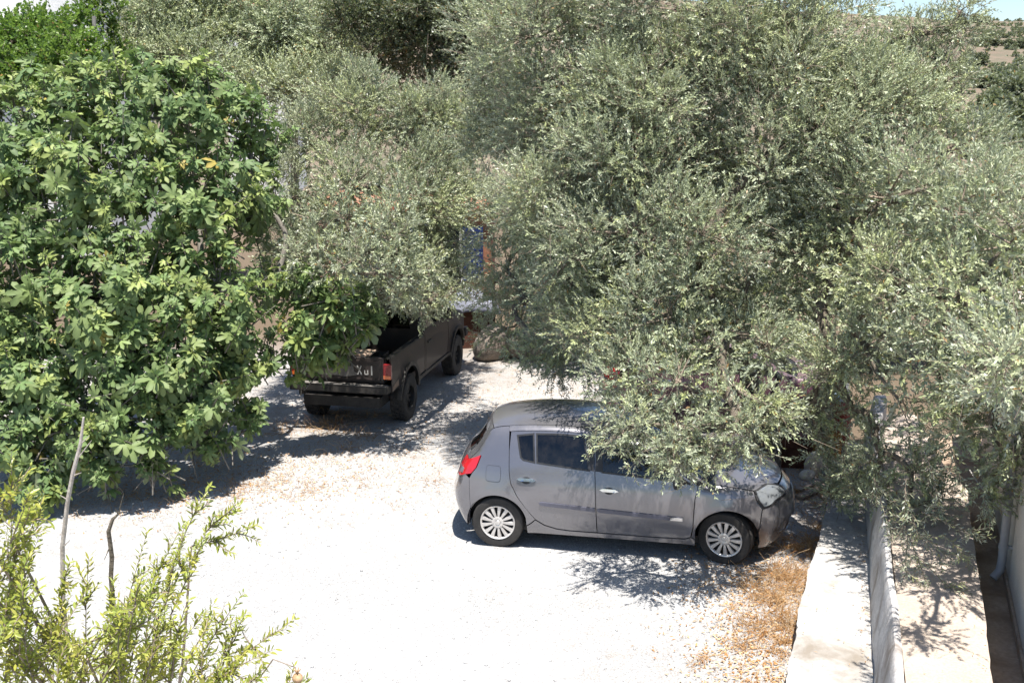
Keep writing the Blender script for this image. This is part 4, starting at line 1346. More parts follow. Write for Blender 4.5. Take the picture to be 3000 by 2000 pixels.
stone('boulder', 1445, 1046, .48, .40, .42, M['boulder'], 11, 'largest beige boulder at the yard edge right of the pickup', 'boulder', 'boulders beyond the pickup')
stone('boulder', 1520, 1046, .26, .28, .34, M['boulder'], 12, 'narrow upright boulder to the right of the largest one', 'boulder', 'boulders beyond the pickup')
stone('boulder', 1590, 1052, .30, .26, .24, M['boulder'], 13, 'low boulder half under the drooping olive leaves', 'boulder', 'boulders beyond the pickup')
stone('stone_block', 2382, 1388, .13, .11, .20, M['pale_stone'], 14, 'pale stone block standing in front of the dark red crate', 'stone', None, .10)
stone('stone_block', 2365, 1402, .11, .10, .08, M['pale_stone'], 15, 'small pale stone at the foot of the standing block', 'stone')
stone('stone_block', 2500, 1330, .13, .12, .12, M['pale_stone'], 16, 'pale stone beside the white wall end', 'stone')


def plank_box(name, c, rz, lx, ly, h, n, mat, label, cat='crate', group=None, lid=True, th=.022):
    b = empty(name, c, rz)
    ph = h / n
    for k in range(n):
        z0, z1 = k * ph + .004, (k + 1) * ph - .004
        for sy in (-1, 1):
            MB().box((-lx / 2, sy * ly / 2 - th / 2, z0), (lx / 2, sy * ly / 2 + th / 2, z1), jitter=.002).build('plank', mat, b)
        for sx in (-1, 1):
            MB().box((sx * (lx / 2 - th / 2) - th / 2, -ly / 2 + th * .55, z0), (sx * (lx / 2 - th / 2) + th / 2, ly / 2 - th * .55, z1), jitter=.002).build('plank', mat, b)
    MB().box((-lx / 2 + th * 1.1, -ly / 2 + th, .004), (lx / 2 - th * 1.1, ly / 2 - th, .02)).build('base', mat, b)
    if lid:
        m = max(2, int(ly / .13))
        for k in range(m):
            y0 = -ly / 2 + ly * k / m + .004; y1 = -ly / 2 + ly * (k + 1) / m - .004
            MB().box((-lx / 2 - .01, y0, h), (lx / 2 + .01, y1, h + .02), jitter=.002).build('plank', mat, b)
    return tag(b, label, cat, group)


g = on_ground(2318, 1372); plank_box('wooden_crate', (g[0], g[1] + .25, 0), R(-8), .62, .45, .42, 3, M['dark_wood'], 'dark red wooden crate in the shade beyond the hatchback bonnet')
g = on_ground(2425, 1352); plank_box('yellow_crate', (g[0], g[1] + .2, 0), R(14), .36, .30, .38, 3, M['yellow_plastic'], 'yellow orange slatted crate beside the red canister', lid=False)
g = on_ground(1395, 1020); plank_box('wooden_box', (g[0] - .1, g[1] + .35, 0), R(6), .95, .7, .88, 5, M['dark_wood'], 'dark wooden box under the grey blue tarpaulin behind the pickup')
g = on_ground(1345, 1012); plank_box('yellow_crate', (g[0] - .22, g[1] - .1, .0), R(20), .32, .32, .72, 5, M['yellow_plastic'], 'tall yellow slatted crate just past the pickup bonnet', lid=False)

# tarpaulin heap on the box
g = on_ground(1395, 1020)
bm = bmesh.new()
bmesh.ops.create_grid(bm, x_segments=26, y_segments=22, size=1.0)
for v in bm.verts:
    x, y = v.co.x, v.co.y
    r2 = max(abs(x), abs(y))
    h = .30 * math.exp(-((x + .1) ** 2 / .35 + y ** 2 / .5)) + .035 * math.sin(5 * x + 3 * y) * (1 - r2) + .02 * math.sin(11 * y - 4 * x)
    if r2 > .8: h -= (r2 - .8) * 1.0
    v.co = (x * .60, y * .46, .05 + h)
me = bpy.data.meshes.new('tarpaulin'); bm.to_mesh(me); bm.free()
o = link_mesh('tarpaulin', me, M['tarp'], smooth=True); o.location = (g[0] - .1, g[1] + .35, .90); o.rotation_euler = (0, 0, R(6))
sm = o.modifiers.new('thickness', 'SOLIDIFY'); sm.thickness = .006
tag(o, 'grey blue tarpaulin heaped over the dark wooden box', 'tarpaulin')

# red canister with pale blue cap
g = on_ground(2462, 1305)
cn = empty('canister', (g[0], g[1] + .2, 0), R(10))
mb = MB()
pr = [(0, .17), (.02, .185), (.10, .19), (.30, .19), (.50, .19), (.58, .175), (.64, .13), (.66, .08)]
mb.lathe([(0, .001)] + pr + [(.66, .001)], 'z', 28)
for z in (.14, .26, .38): mb.lathe([(z - .012, .19), (z, .199), (z + .012, .19)], 'z', 28)
mb.build('body', M['red_plastic'], cn, smooth=40)
MB().lathe([(.661, .10), (.661, .125), (.73, .125), (.745, .11), (.747, .001)], 'z', 24).build('cap', M['pale_blue_plastic'], cn, smooth=40)
MB().tube([(.12, 0, .62), (.20, 0, .70), (.20, 0, .76), (.0, .0, .80), (-.20, 0, .76), (-.20, 0, .70), (-.12, 0, .62)], .010, 8).build('handle', M['steel_dark'], cn, smooth=True)
tag(cn, 'faded red plastic canister with a pale blue cap near the white wall', 'canister')

# hose coil
g = on_ground(2425, 1378)
mb = MB(); pts = []
for k in range(190):
    t = k / 189
    a = t * 2 * math.pi * 7
    r_ = .19 + .035 * math.sin(t * 41) * .5 + .03 * (t - .5)
    pts.append((g[0] + r_ * math.cos(a), g[1] + r_ * math.sin(a), .014 + .085 * t + .008 * math.sin(a * 1.3)))
mb.tube(pts, .011, 6)
tag(mb.build('hose', M['hose'], smooth=True), 'coiled pale green hose lying by the pale stone block', 'hose')

PL = [((2335, 1440), (2440, 1402), .03, 'upper weathered plank lying between the bonnet and the white wall'),
      ((2340, 1462), (2420, 1428), .02, 'lower weathered plank nearest the hatchback bonnet'),
      ((2455, 1352), (2560, 1338), .02, 'weathered plank lying beside the hose towards the white wall')]
for k, (a, b, dz, lab) in enumerate(PL):
    A, B = on_ground(*a), on_ground(*b)
    c = (A + B) / 2; L = float(np.linalg.norm(B - A)); ang = math.atan2(B[1] - A[1], B[0] - A[0])
    o = MB().box((-L / 2, -.06, -.016), (L / 2, .06, .016), jitter=.006).build('plank', M['grey_wood'], bevel=.003)
    o.location = (c[0], c[1], .02 + dz * .4); o.rotation_euler = (R(3 * k - 3), R(-1), ang)
    tag(o, lab, 'plank', 'weathered planks on the ground')
# ================================================================== VEGETATION
def unit(v):
    return v / (np.linalg.norm(v, axis=-1, keepdims=True) + 1e-9)


def frames(A):
    ref = np.where(np.abs(A[:, 2:3]) < 0.9, np.array([[0, 0, 1.0]]), np.array([[1.0, 0, 0]]))
    U = unit(np.cross(A, ref)); V = np.cross(A, U)
    return U, V


def leaf_geo(P, D, Nn, L, W, fold=0.12):
    """narrow leaf: 4 points, folded on its midrib"""
    S = unit(np.cross(D, Nn)); Nn = np.cross(S, D)
    L = L[:, None]; W = W[:, None]
    a = P; b = P + D * L * .45 + S * W * .5 + Nn * W * fold
    c = P + D * L - Nn * L * .06; d = P + D * L * .45 - S * W * .5 + Nn * W * fold
    return np.stack([a, b, c, d], 1)           # n,4,3


def prism_geo(A, B, ra, rb):
    """three-sided tapered stems"""
    n = len(A)
    ax = unit(B - A); U, V = frames(ax)
    out = np.zeros((n, 6, 3))
    for k in range(3):
        t = 2 * math.pi * k / 3
        o_ = U * math.cos(t) + V * math.sin(t)
        out[:, k] = A + o_ * ra[:, None]; out[:, 3 + k] = B + o_ * rb[:, None]
    F = np.array([[0, 1, 4, 3], [1, 2, 5, 4], [2, 0, 3, 5]])
    return out.reshape(-1, 3), (F[None] + (np.arange(n) * 6)[:, None, None]).reshape(-1, 4)


def sphere(r, n):
    v = r.normal(size=(n, 3)); return unit(v)


TINT_OLIVE = np.array([(0.29, 0.325, 0.215), (0.325, 0.36, 0.22), (0.385, 0.41, 0.28), (0.385, 0.415, 0.20), (0.255, 0.29, 0.20)])


def crown_mesh(name, clumps, seed, dens=1.0, base=None, keep_rank=15, leafL=.058, leafW=.0125, per=16, shoot=(.14, .30), up=.42, tints=TINT_OLIVE, sub_k=13.0,
               spread=.85, dead=.012, hang=0.0, stem_r=.0035, bright=1.0, inner=.09, core=.9):
    r = np.random.default_rng(seed)
    Bs, As, Ls, Tn, Bg = [], [], [], [], []
    st_a, st_b, st_ra, st_rb = [], [], [], []
    for cl in clumps:
        c = np.array(cl[0], float); rad = np.array(cl[1] if hasattr(cl[1], '__len__') else (cl[1], cl[1], cl[1] * .86), float)
        dk = cl[2] if len(cl) > 2 else 1.0
        rm = float(rad.mean())
        ns = max(4, int(sub_k * rm ** 1.7 + 3))
        us = sphere(r, ns)
        us[:, 2] = us[:, 2] * .9 + .06
        sc = c + us * rad * r.uniform(.55, .95, (ns, 1))
        rs = (.29 * rm + .08) * r.uniform(.65, 1.35, ns)
        st_a.append(np.repeat(c[None], ns, 0) + r.normal(0, .04, (ns, 3))); st_b.append(sc); st_ra.append(np.full(ns, .008 + .010 * rm)); st_rb.append(np.full(ns, .004))
        for j in range(ns):
            n = max(5, int(dens * dk * 520 * rs[j] ** 1.9))
            v = sphere(r, n)
            rr_ = r.uniform(0, 1, (n, 1)) ** .45
            b = sc[j] + v * rs[j] * rr_
            a = unit(v * .75 + us[j] * .45 + np.array([0, 0, up - hang]) + r.normal(0, .33, (n, 3)))
            Bs.append(b); As.append(a)
            Ls.append(r.uniform(shoot[0], shoot[1], n)); Bg.append(np.ones(n))
            base = tints[r.integers(0, len(tints))] * r.uniform(.85, 1.12)
            tt = base[None] * .6 + tints[r.integers(0, len(tints), n)] * .4
            Tn.append(tt * r.uniform(.82, 1.2, (n, 1)) * bright)
        # fuller, broader leaves deep inside the clump
        n = int(core * dk * 300 * rm ** 2.2)
        if n:
            v = sphere(r, n)
            Bs.append(c + v * rad * .62 * r.uniform(0, 1, (n, 1)) ** .45); As.append(unit(v + r.normal(0, .5, (n, 3)))); Ls.append(r.uniform(shoot[0], shoot[1], n)); Bg.append(np.full(n, 1.45))
            Tn.append(tints[r.integers(0, len(tints), n)] * r.uniform(.8, 1.1, (n, 1)) * bright)
    Bg = np.concatenate(Bg)
    B = np.concatenate(Bs); A = np.concatenate(As); Ln = np.concatenate(Ls); T = np.concatenate(Tn)
    if base is not None:                       # thin out what lies deep inside the crown, behind many other shoots
        qx, qy, qd = project(B + np.array(base))
        cs = 400.0 / np.maximum(qd, 1)
        cellk = np.floor(qx / cs.mean()).astype(int) * 100003 + np.floor(qy / cs.mean()).astype(int)
        od = np.lexsort((qd, cellk)); ck = cellk[od]
        first = np.r_[True, ck[1:] != ck[:-1]]
        start = np.maximum.accumulate(np.where(first, np.arange(len(ck)), 0))
        rank = np.empty(len(ck), int); rank[od] = np.arange(len(ck)) - start
        kp = (rank < keep_rank) | (r.uniform(0, 1, len(rank)) < .26)
        Bg = np.where((rank >= keep_rank), Bg * 1.25, Bg)
        B, A, Ln, T, Bg = B[kp], A[kp], Ln[kp], T[kp], Bg[kp]
    n = len(B)
    k = np.arange(per); t = ((k // 2) * 2 + 1) / per
    t = np.clip(t + 0 * t, 0, 1)
    U, V = frames(A)
    ph = (k * math.pi + (k // 2) * math.pi * .5)[None] + r.uniform(0, 6.28, (n, 1)) + r.normal(0, .3, (n, per))
    rad = U[:, None] * np.cos(ph)[..., None] + V[:, None] * np.sin(ph)[..., None]
    bend = np.array([0, 0, -1.0]) * (.08 + hang * .6)
    pos = B[:, None] + A[:, None] * (Ln[:, None] * t[None])[..., None] + bend * (Ln[:, None] * t[None] ** 2)[..., None]
    ax = unit(A[:, None] + bend * 2 * t[None, :, None])
    sp = spread * r.uniform(.7, 1.25, (n, per, 1)) * (1 - .45 * t[None, :, None])
    D = unit(ax + rad * sp + r.normal(0, .14, (n, per, 3)))
    Nn = unit(ax - D * np.sum(ax * D, -1, keepdims=True) + np.array([0, 0, .5]) + r.normal(0, .35, (n, per, 3)))
    keep = r.uniform(0, 1, (n, per)) > .08
    LL = leafL * np.sqrt(Bg)[:, None] * r.uniform(.65, 1.15, (n, per)) * (1 - .25 * t[None])
    WW = leafW * Bg[:, None] * r.uniform(.8, 1.2, (n, per))
    TT = np.repeat(T[:, None], per, 1) * r.uniform(.85, 1.15, (n, per, 1))
    TT = TT * (1 + .10 * t[None, :, None] * np.array([1, 1.1, .6]))
    dd = r.uniform(0, 1, (n, per)) < dead
    TT[dd] = np.array([.32, .19, .07]) * r.uniform(.7, 1.2, (dd.sum(), 1))
    q = leaf_geo(pos[keep], D[keep], Nn[keep], LL[keep], WW[keep])
    nl = len(q)
    LV = q.reshape(-1, 3); LF = np.arange(nl * 4).reshape(-1, 4)
    LT = np.repeat(TT[keep], 4, 0)
    h = slice(0, n, 4); nh = len(B[h])
    A0 = np.concatenate(st_a + [B[h] - A[h] * .10]); B0 = np.concatenate(st_b + [B[h] + A[h] * Ln[h][:, None] * .8 + bend * (Ln[h][:, None] * .64)])
    ra = np.concatenate(st_ra + [np.full(nh, stem_r)]); rb = np.concatenate(st_rb + [np.full(nh, stem_r * .5)])
    # bare inner twigs
    ni = int(n * inner)
    if ni:
        pick = r.integers(0, n, ni)
        i0 = B[pick] + r.normal(0, .12, (ni, 3)); i1 = i0 + unit(r.normal(size=(ni, 3))) * r.uniform(.12, .4, (ni, 1))
        A0 = np.concatenate([A0, i0]); B0 = np.concatenate([B0, i1]); ra = np.concatenate([ra, np.full(ni, .0035)]); rb = np.concatenate([rb, np.full(ni, .0015)])
    SV, SF = prism_geo(A0, B0, ra, rb)
    Vv = np.concatenate([LV, SV]); F = np.concatenate([LF, SF + len(LV)])
    tint = np.concatenate([LT, np.full((len(SV), 3), .2)])
    mi = np.concatenate([np.zeros(nl, int), np.ones(len(SF), int)])
    return np_mesh(name, Vv, F.ravel(), np.full(len(F), 4), tint, mi), nl


def limb_tree(root_pt, fork, centres):
    """connect clump centres to the fork, nearest first -> list of (parent index, child index)"""
    nodes = [np.array(fork)] + [np.array(c) for c in centres]
    n = len(nodes); par = [-1] * n; done = [0]; cost = {0: 0.0}
    left = set(range(1, n))
    while left:
        best = None
        for i in left:
            for j in done:
                dd = np.linalg.norm(nodes[i] - nodes[j]) + .35 * cost[j]
                if best is None or dd < best[0]: best = (dd, i, j)
        _, i, j = best
        par[i] = j; cost[i] = cost[j] + np.linalg.norm(nodes[i] - nodes[j]); done.append(i); left.remove(i)
    w = [1] * n
    for i in reversed(done):
        if par[i] >= 0: w[par[i]] += w[i]
    return nodes, par, w


def add_wood(tree, base, fork, centres, r0, bark, seed, limb_k=.022, trunk_pts=None):
    r = np.random.default_rng(seed)
    off = np.array(tree.location)
    nodes, par, w = limb_tree(base, fork, centres)
    base = np.array(base, float); fork = np.array(fork, float)
    mb = MB()
    P = []; rad = []
    tp = trunk_pts or []
    ctrl = [base - np.array([0, 0, .08])] + [np.array(q, float) for q in tp] + [fork]
    # smooth the control line
    seg = catmull3(ctrl, 14)
    for i, q in enumerate(seg):
        t = i / (len(seg) - 1)
        P.append(q + (r.normal(0, r0 * .10, 3) if 0 < i < len(seg) - 1 else 0) - off)
        rad.append(r0 * (1.45 - .75 * min(1, t * 3.2) + .0) * (1 - .28 * t) * r.uniform(.93, 1.07))
    mb.tube(P, rad, 12)
    mb.build('trunk', bark, tree, smooth=60)
    for i in range(1, len(nodes)):
        a, b = nodes[par[i]], nodes[i]
        L = np.linalg.norm(b - a)
        pts = []; rr_ = []
        ra = min(limb_k * math.sqrt(w[i]) + .004, r0 * .62); rb = max(.007, ra * .55)
        bow = r.normal(0, .10 * L, 3) + np.array([0, 0, .06 * L])
        m = 7
        for k in range(m):
            t = k / (m - 1)
            pts.append(a + (b - a) * t + bow * math.sin(math.pi * t) + (r.normal(0, .012 * L, 3) if 0 < k < m - 1 else 0) - off)
            rr_.append(ra * (1 - t) + rb * t)
        MB().tube(pts, rr_, 7).build('limb', bark, tree, smooth=60)


def catmull3(pts, n):
    P = [np.array(p, float) for p in pts]
    f = [catmull([p[k] for p in P]) for k in range(3)]
    t = np.linspace(0, len(P) - 1, n)
    return [np.array([f[0](x), f[1](x), f[2](x)]).ravel() for x in t]


LEAVES = 0


def make_tree(name, label, base, fork, clumps_px, seed, r0=.2, group=None, cat='tree', bark=None, leaf=None, trunk_pts=None, limb_k=.022, **kw):
    global LEAVES
    t = empty(name, base)
    cl = []
    for q in clumps_px:
        c = at(q[0], q[1], q[2]); cl.append((c - np.array(base), q[3], q[4] if len(q) > 4 else 1.0))
    me, nl = crown_mesh(name + '_crown', cl, seed, base=base, **kw)
    LEAVES += nl
    o = link_mesh('crown', me, [leaf or M['olive_leaf'], M['twig']], t)
    o['kind'] = 'stuff'
    add_wood(t, base, fork, [c[0] + np.array(base) for c in cl], r0, bark or M['bark'], seed + 1, limb_k, trunk_pts)
    return tag(t, label, cat, group)


G_OL = 'olive trees round the yard'
# main olive, overhanging the hatchback
A1 = [(1560, 110, 13.5, 1.0, .7), (1800, 60, 13.5, 1.2, .55), (2050, 40, 13, 1.2, .55), (2280, 80, 13, 1.15, .6), (1480, 260, 14.2, .65), (1690, 300, 13, 1.0), (1930, 280, 12.5, 1.0), (2190, 260, 12.4, 1.0), (2400, 220, 13, .9), (2580, 160, 13.5, .58), (2690, 200, 13.4, .46), (2745, 260, 13.2, .3),
      (2790, 90, 13.4, .30), (2780, 170, 13.4, .32), (2815, 30, 13.4, .2), (2690, 100, 13.5, .28, .8), (1650, 540, 12.6, .85), (1850, 470, 12.2, .9), (2030, 450, 13, .7), (2230, 500, 12, .85), (2400, 430, 12.3, .8),
      (1480, 790, 15.3, .58), (1540, 880, 14.6, .66), (1680, 760, 12.1, .75), (1870, 690, 11.6, .8), (2070, 700, 11.6, .75), (2180, 880, 11.8, .5),
      (1500, 630, 15.6, .58), (1435, 850, 15.8, .48), (1480, 960, 15.2, .38), (1640, 1060, 13.6, .32), (1450, 380, 14.6, .5), (1570, 430, 14.2, .5), (1540, 720, 15.4, .55), (1600, 680, 13, .5), (1610, 1000, 13.0, .48), (1760, 950, 11.7, .65), (1950, 920, 11.1, .7), (2120, 990, 11.1, .6),
      (1930, 1010, 11.6, .52), (2080, 960, 11.8, .46), (1700, 880, 12.3, .5), (2330, 700, 12.3, .55), (1800, 820, 12.1, .5), (2050, 840, 12.0, .5), (1840, 1110, 10.7, .48), (1990, 1120, 10.4, .55), (2140, 1140, 10.3, .50), (2240, 1010, 10.9, .42),
      (1890, 1240, 9.95, .34), (2030, 1260, 9.85, .38), (2160, 1255, 9.85, .36), (1960, 1320, 9.7, .24), (1820, 1270, 9.85, .20), (2090, 1345, 9.7, .20), (2240, 1190, 10.0, .30)]
make_tree('olive_tree', 'large grey green olive tree drooping over the grey hatchback', (3.45, 13.75, 0), (3.1, 13.4, 1.75), A1, 101, .24, G_OL,
          trunk_pts=[(3.55, 13.7, .6), (3.3, 13.55, 1.2)], dens=1.35, leafL=.060, leafW=.0155, keep_rank=19, core=1.3)
# right olive, over the walkway
A2 = [(2560, 330, 12.6, .85), (2700, 300, 12.9, .55), (2790, 440, 12.2, .55), (2930, 580, 11.3, .6), (2600, 590, 11.6, .9), (2790, 620, 10.6, .8), (2970, 720, 9.6, .6), (2440, 700, 12, .7), (2640, 830, 10.6, .8), (2840, 860, 9.6, .7), (3090, 660, 10.5, .65), (3070, 850, 9, .7),
      (2400, 900, 11.6, .55), (2540, 1010, 10.6, .55), (2730, 1040, 9.6, .55), (2930, 1070, 7.9, .40, .7), (2950, 1060, 7.0, .30, .7), (3000, 990, 8.0, .45), (2890, 1080, 9.0, .55), (2990, 1000, 8.6, .55), (3060, 1150, 8.4, .5), (2450, 1090, 11.0, .36, .9), (2500, 1200, 10.9, .3, .8), (2380, 1190, 11.2, .26, .8), (2420, 1290, 11.2, .22, .7), (2560, 1250, 10.6, .25, .8), (2640, 1180, 10.0, .34, .7), (2800, 1220, 9.3, .36), (2900, 1250, 8.9, .40), (2960, 1340, 8.8, .28),
      (2880, 1420, 9.0, .22), (2580, 1330, 10.4, .24, .6), (2660, 1370, 10.0, .26), (2500, 1390, 10.9, .22, .8), (2560, 1440, 10.5, .16), (2430, 1440, 11.2, .18, .8), (2730, 1470, 9.6, .16, .7), (2650, 1490, 9.8, .16)]
make_tree('olive_tree', 'coarse leaved olive tree hanging over the walkway on the right', (4.75, 14.9, 0), (5.0, 14.2, 2.2), A2, 202, .2, G_OL,
          trunk_pts=[(4.7, 14.8, .7), (4.85, 14.5, 1.5)], dens=1.75, leafL=.062, leafW=.0165, keep_rank=40, core=1.6, bright=1.06)
# drooping sprays over the wall belong to the right olive: a second, sparse crown part
rt = bpy.data.objects['olive_tree.001']
spray = []
SPR = [((2655, 1400), (2640, 1600), 8.9), ((2650, 1430), (2690, 1570), 8.8), ((2690, 1560), (2790, 1640), 8.45), ((2650, 1540), (2720, 1720), 8.4), ((2700, 1640), (2800, 1740), 8.3), ((2760, 1560), (2840, 1640), 8.3), ((2600, 1440), (2620, 1500), 9.6), ((2880, 1450), (2900, 1530), 8.6), ((2470, 1400), (2430, 1470), 11.2), ((2540, 1380), (2480, 1450), 10.6),
       ((2700, 1500), (2850, 1560), 8.4), ((2660, 1560), (2650, 1690), 8.4), ((2560, 1400), (2600, 1530), 9.4), ((2780, 1300), (2830, 1450), 8.7), ((2720, 1350), (2760, 1500), 8.7), ((2480, 1280), (2470, 1390), 10.6), ((2400, 1240), (2390, 1350), 10.9)]
Sb, Sa, Sl = [], [], []
rs_ = np.random.default_rng(55)
for (a, b, Y) in SPR:
    p0, p1 = at(a[0], a[1], Y + .1), at(b[0], b[1], Y - .1)
    L = np.linalg.norm(p1 - p0); dirv = (p1 - p0) / L
    for k in range(int(5 + L * 14)):
        t = rs_.uniform(0, 1)
        Sb.append(p0 + (p1 - p0) * t - np.array(rt.location)); Sa.append(unit(dirv * .6 + rs_.normal(0, .5, 3) + np.array([0, 0, -.15]))); Sl.append(rs_.uniform(.10, .24))
    Sb.append(p0 - np.array(rt.location)); Sa.append(dirv); Sl.append(L)


def spray_mesh(name, B, A, Ln, seed, leafL=.058, leafW=.0125, gap=.016, tints=TINT_OLIVE, stem=.0035):
    r = np.random.default_rng(seed)
    P, D, Nn, LL, WW, TT = [], [], [], [], [], []
    for b, a, L in zip(B, A, Ln):
        m = max(4, int(L / gap)); U, V = frames(np.array([a])); U, V = U[0], V[0]
        tn = tints[r.integers(0, len(tints))] * r.uniform(.8, 1.2)
        ph0 = r.uniform(0, 6.28)
        for k in range(m):
            t = (k + .5) / m
            ph = ph0 + k * math.pi + (k // 2) * 1.57
            rd = U * math.cos(ph) + V * math.sin(ph)
            d_ = unit(np.array(a) + rd * .9 * r.uniform(.7, 1.2) + r.normal(0, .12, 3))
            P.append(np.array(b) + np.array(a) * L * t); D.append(d_); Nn.append(unit(np.array(a) - d_ * float(d_ @ a) + np.array([0, 0, .5]) + r.normal(0, .3, 3)))
            LL.append(leafL * r.uniform(.6, 1.15)); WW.append(leafW * r.uniform(.8, 1.2)); TT.append(tn * r.uniform(.85, 1.15))
    q = leaf_geo(np.array(P), np.array(D), np.array(Nn), np.array(LL), np.array(WW))
    nl = len(q)
    B = np.array(B); A = np.array(A); Ln = np.array(Ln)
    SV, SF = prism_geo(B, B + A * Ln[:, None], np.clip(stem * (.6 + Ln * 2.2), .002, .009), np.full(len(B), stem * .5))
    Vv = np.concatenate([q.reshape(-1, 3), SV]); F = np.concatenate([np.arange(nl * 4).reshape(-1, 4), SF + nl * 4])
    tint = np.concatenate([np.repeat(np.array(TT), 4, 0), np.full((len(SV), 3), .2)])
    return np_mesh(name, Vv, F.ravel(), np.full(len(F), 4), tint, np.concatenate([np.zeros(nl, int), np.ones(len(SF), int)]))


o = link_mesh('hanging_sprays', spray_mesh('hanging_sprays', Sb, Sa, Sl, 56), [M['olive_leaf'], M['twig']], rt); o['kind'] = 'stuff'

# drooping sprays of the large olive, in front of the hatchback windows
rt = bpy.data.objects['olive_tree']
SPR = [((1830, 1200), (1780, 1320), 9.9), ((1790, 1180), (1735, 1290), 10.1), ((1880, 1260), (1860, 1375), 9.75), ((1940, 1270), (1925, 1380), 9.65), ((2010, 1280), (2000, 1385), 9.6), ((2080, 1290), (2085, 1380), 9.6), ((2140, 1280), (2160, 1360), 9.6), ((2200, 1240), (2230, 1350), 9.7), ((1900, 1200), (1830, 1300), 9.8), ((2050, 1220), (2040, 1340), 9.7), ((1970, 1230), (1980, 1350), 9.7),
       ((1560, 1000), (1530, 1090), 13.2), ((1640, 1050), (1650, 1140), 13.2), ((1720, 1060), (1730, 1150), 12.5), ((1430, 900), (1400, 1000), 15.0), ((1410, 780), (1385, 860), 15.6)]
Sb, Sa, Sl = [], [], []
for (a, b, Y) in SPR:
    p0, p1 = at(a[0], a[1], Y + .08), at(b[0], b[1], Y - .05)
    L = np.linalg.norm(p1 - p0); dirv = (p1 - p0) / L
    for k in range(int(8 + L * 34)):
        t = rs_.uniform(0, 1)
        Sb.append(p0 + (p1 - p0) * t + rs_.normal(0, .05, 3) - np.array(rt.location)); Sa.append(unit(dirv * .7 + rs_.normal(0, .5, 3))); Sl.append(rs_.uniform(.08, .22))
    Sb.append(p0 - np.array(rt.location)); Sa.append(dirv); Sl.append(L)
o = link_mesh('hanging_sprays', spray_mesh('hanging_sprays', Sb, Sa, Sl, 58, leafW=.014), [M['olive_leaf'], M['twig']], rt); o['kind'] = 'stuff'

# middle olive over the pickup cab
Bc = [(900, 420, 18.0, .7), (1060, 330, 18.0, .85), (1220, 350, 18, .85), (1360, 390, 18.5, .55), (865, 580, 17.2, .72), (1020, 560, 16.8, .95), (1190, 560, 16.8, .95), (1320, 540, 17.5, .7), (880, 740, 16.8, .55), (1020, 740, 16.2, .68), (1160, 750, 16.3, .68), (1270, 720, 17.2, .6),
      (1080, 860, 16.4, .40), (1190, 860, 16.8, .38), (1270, 820, 17.6, .38), (1000, 850, 16, .36), (1080, 245, 18.5, .45), (1320, 310, 18.8, .3), (1410, 560, 18.5, .38, .8),
      (1010, 640, 15.3, .52), (1140, 650, 15.3, .55), (1060, 760, 15.2, .42), (920, 650, 15.4, .52), (850, 720, 15.8, .45), (830, 830, 15.8, .34), (1220, 760, 15.8, .4),
      (1090, 800, 14.0, .40), (1180, 815, 14.3, .38), (1000, 780, 14.0, .42), (1150, 700, 14.4, .46), (1250, 790, 14.9, .36), (940, 740, 14.3, .4), (1110, 860, 14.6, .34), (1200, 885, 15.3, .34), (1280, 860, 15.9, .36), (1340, 820, 16.8, .34), (1020, 860, 14.9, .34)]
make_tree('olive_tree', 'silvery middle olive tree above the dark pickup cab', (-2.75, 19.6, 0), (-2.2, 19.2, 2.2), Bc, 303, .19, G_OL,
          trunk_pts=[(-2.7, 19.6, .8), (-2.4, 19.4, 1.6)], dens=1.6, leafL=.068, leafW=.0185, per=14, bright=.95, keep_rank=23, core=1.6)
FARK = dict(dens=.42, bright=1.2, keep_rank=5, leafL=.10, leafW=.031, per=14, shoot=(.3, .55), sub_k=9, stem_r=.005, leaf=M['far_leaf'], inner=.08)
make_tree('olive_tree', 'grey olive tree far back beside the white house', tuple(at(500, 300, 29)[:2]) + (0,), tuple(at(500, 260, 29)), [(430, 60, 29, 1.3), (560, 40, 29, 1.4), (440, 190, 28, 1.1), (570, 180, 28, 1.2), (660, 240, 27.5, 1.0), (520, 290, 27.5, .9)], 404, .2, G_OL, **FARK)
make_tree('olive_tree', 'grey olive tree far back between the fig and the dark tree', tuple(at(850, 300, 28)[:2]) + (0,), tuple(at(850, 260, 28)), [(730, 120, 29, 1.2), (850, 60, 29, 1.4), (960, 130, 28.5, 1.2), (780, 250, 27.5, 1.0), (900, 270, 27, 1.1), (700, 20, 30, 1.0), (1010, 260, 27, .8)], 505, .2, G_OL, **FARK)
DARK = np.array([(0.07, 0.09, 0.05), (0.09, 0.11, 0.06), (0.11, 0.13, 0.065)])
make_tree('dark_tree', 'dark green tree with a bare trunk behind the middle olive', tuple(at(1312, 330, 25)[:2]) + (0,), tuple(at(1310, 190, 25)),
          [(1050, 40, 26, 1.1), (1180, 20, 25.5, 1.2), (1320, 30, 25, 1.2), (1420, 70, 25, 1.0), (1130, 150, 25.5, .8), (1260, 130, 25, .8), (1390, 180, 24.6, .8), (1370, 280, 24.6, .5), (1420, 340, 24.5, .55), (1300, 250, 25, .4), (1210, 230, 25.5, .45)], 606, .13,
          tints=DARK, keep_rank=5, dens=.4, leafL=.095, leafW=.036, per=14, shoot=(.25, .5), sub_k=9, stem_r=.005, leaf=M['far_leaf'], inner=.1)
BACKK = dict(dens=.30, keep_rank=6, leafL=.095, leafW=.032, per=14, shoot=(.22, .42), sub_k=9, stem_r=.005, leaf=M['far_leaf'], inner=.08, bright=.8)
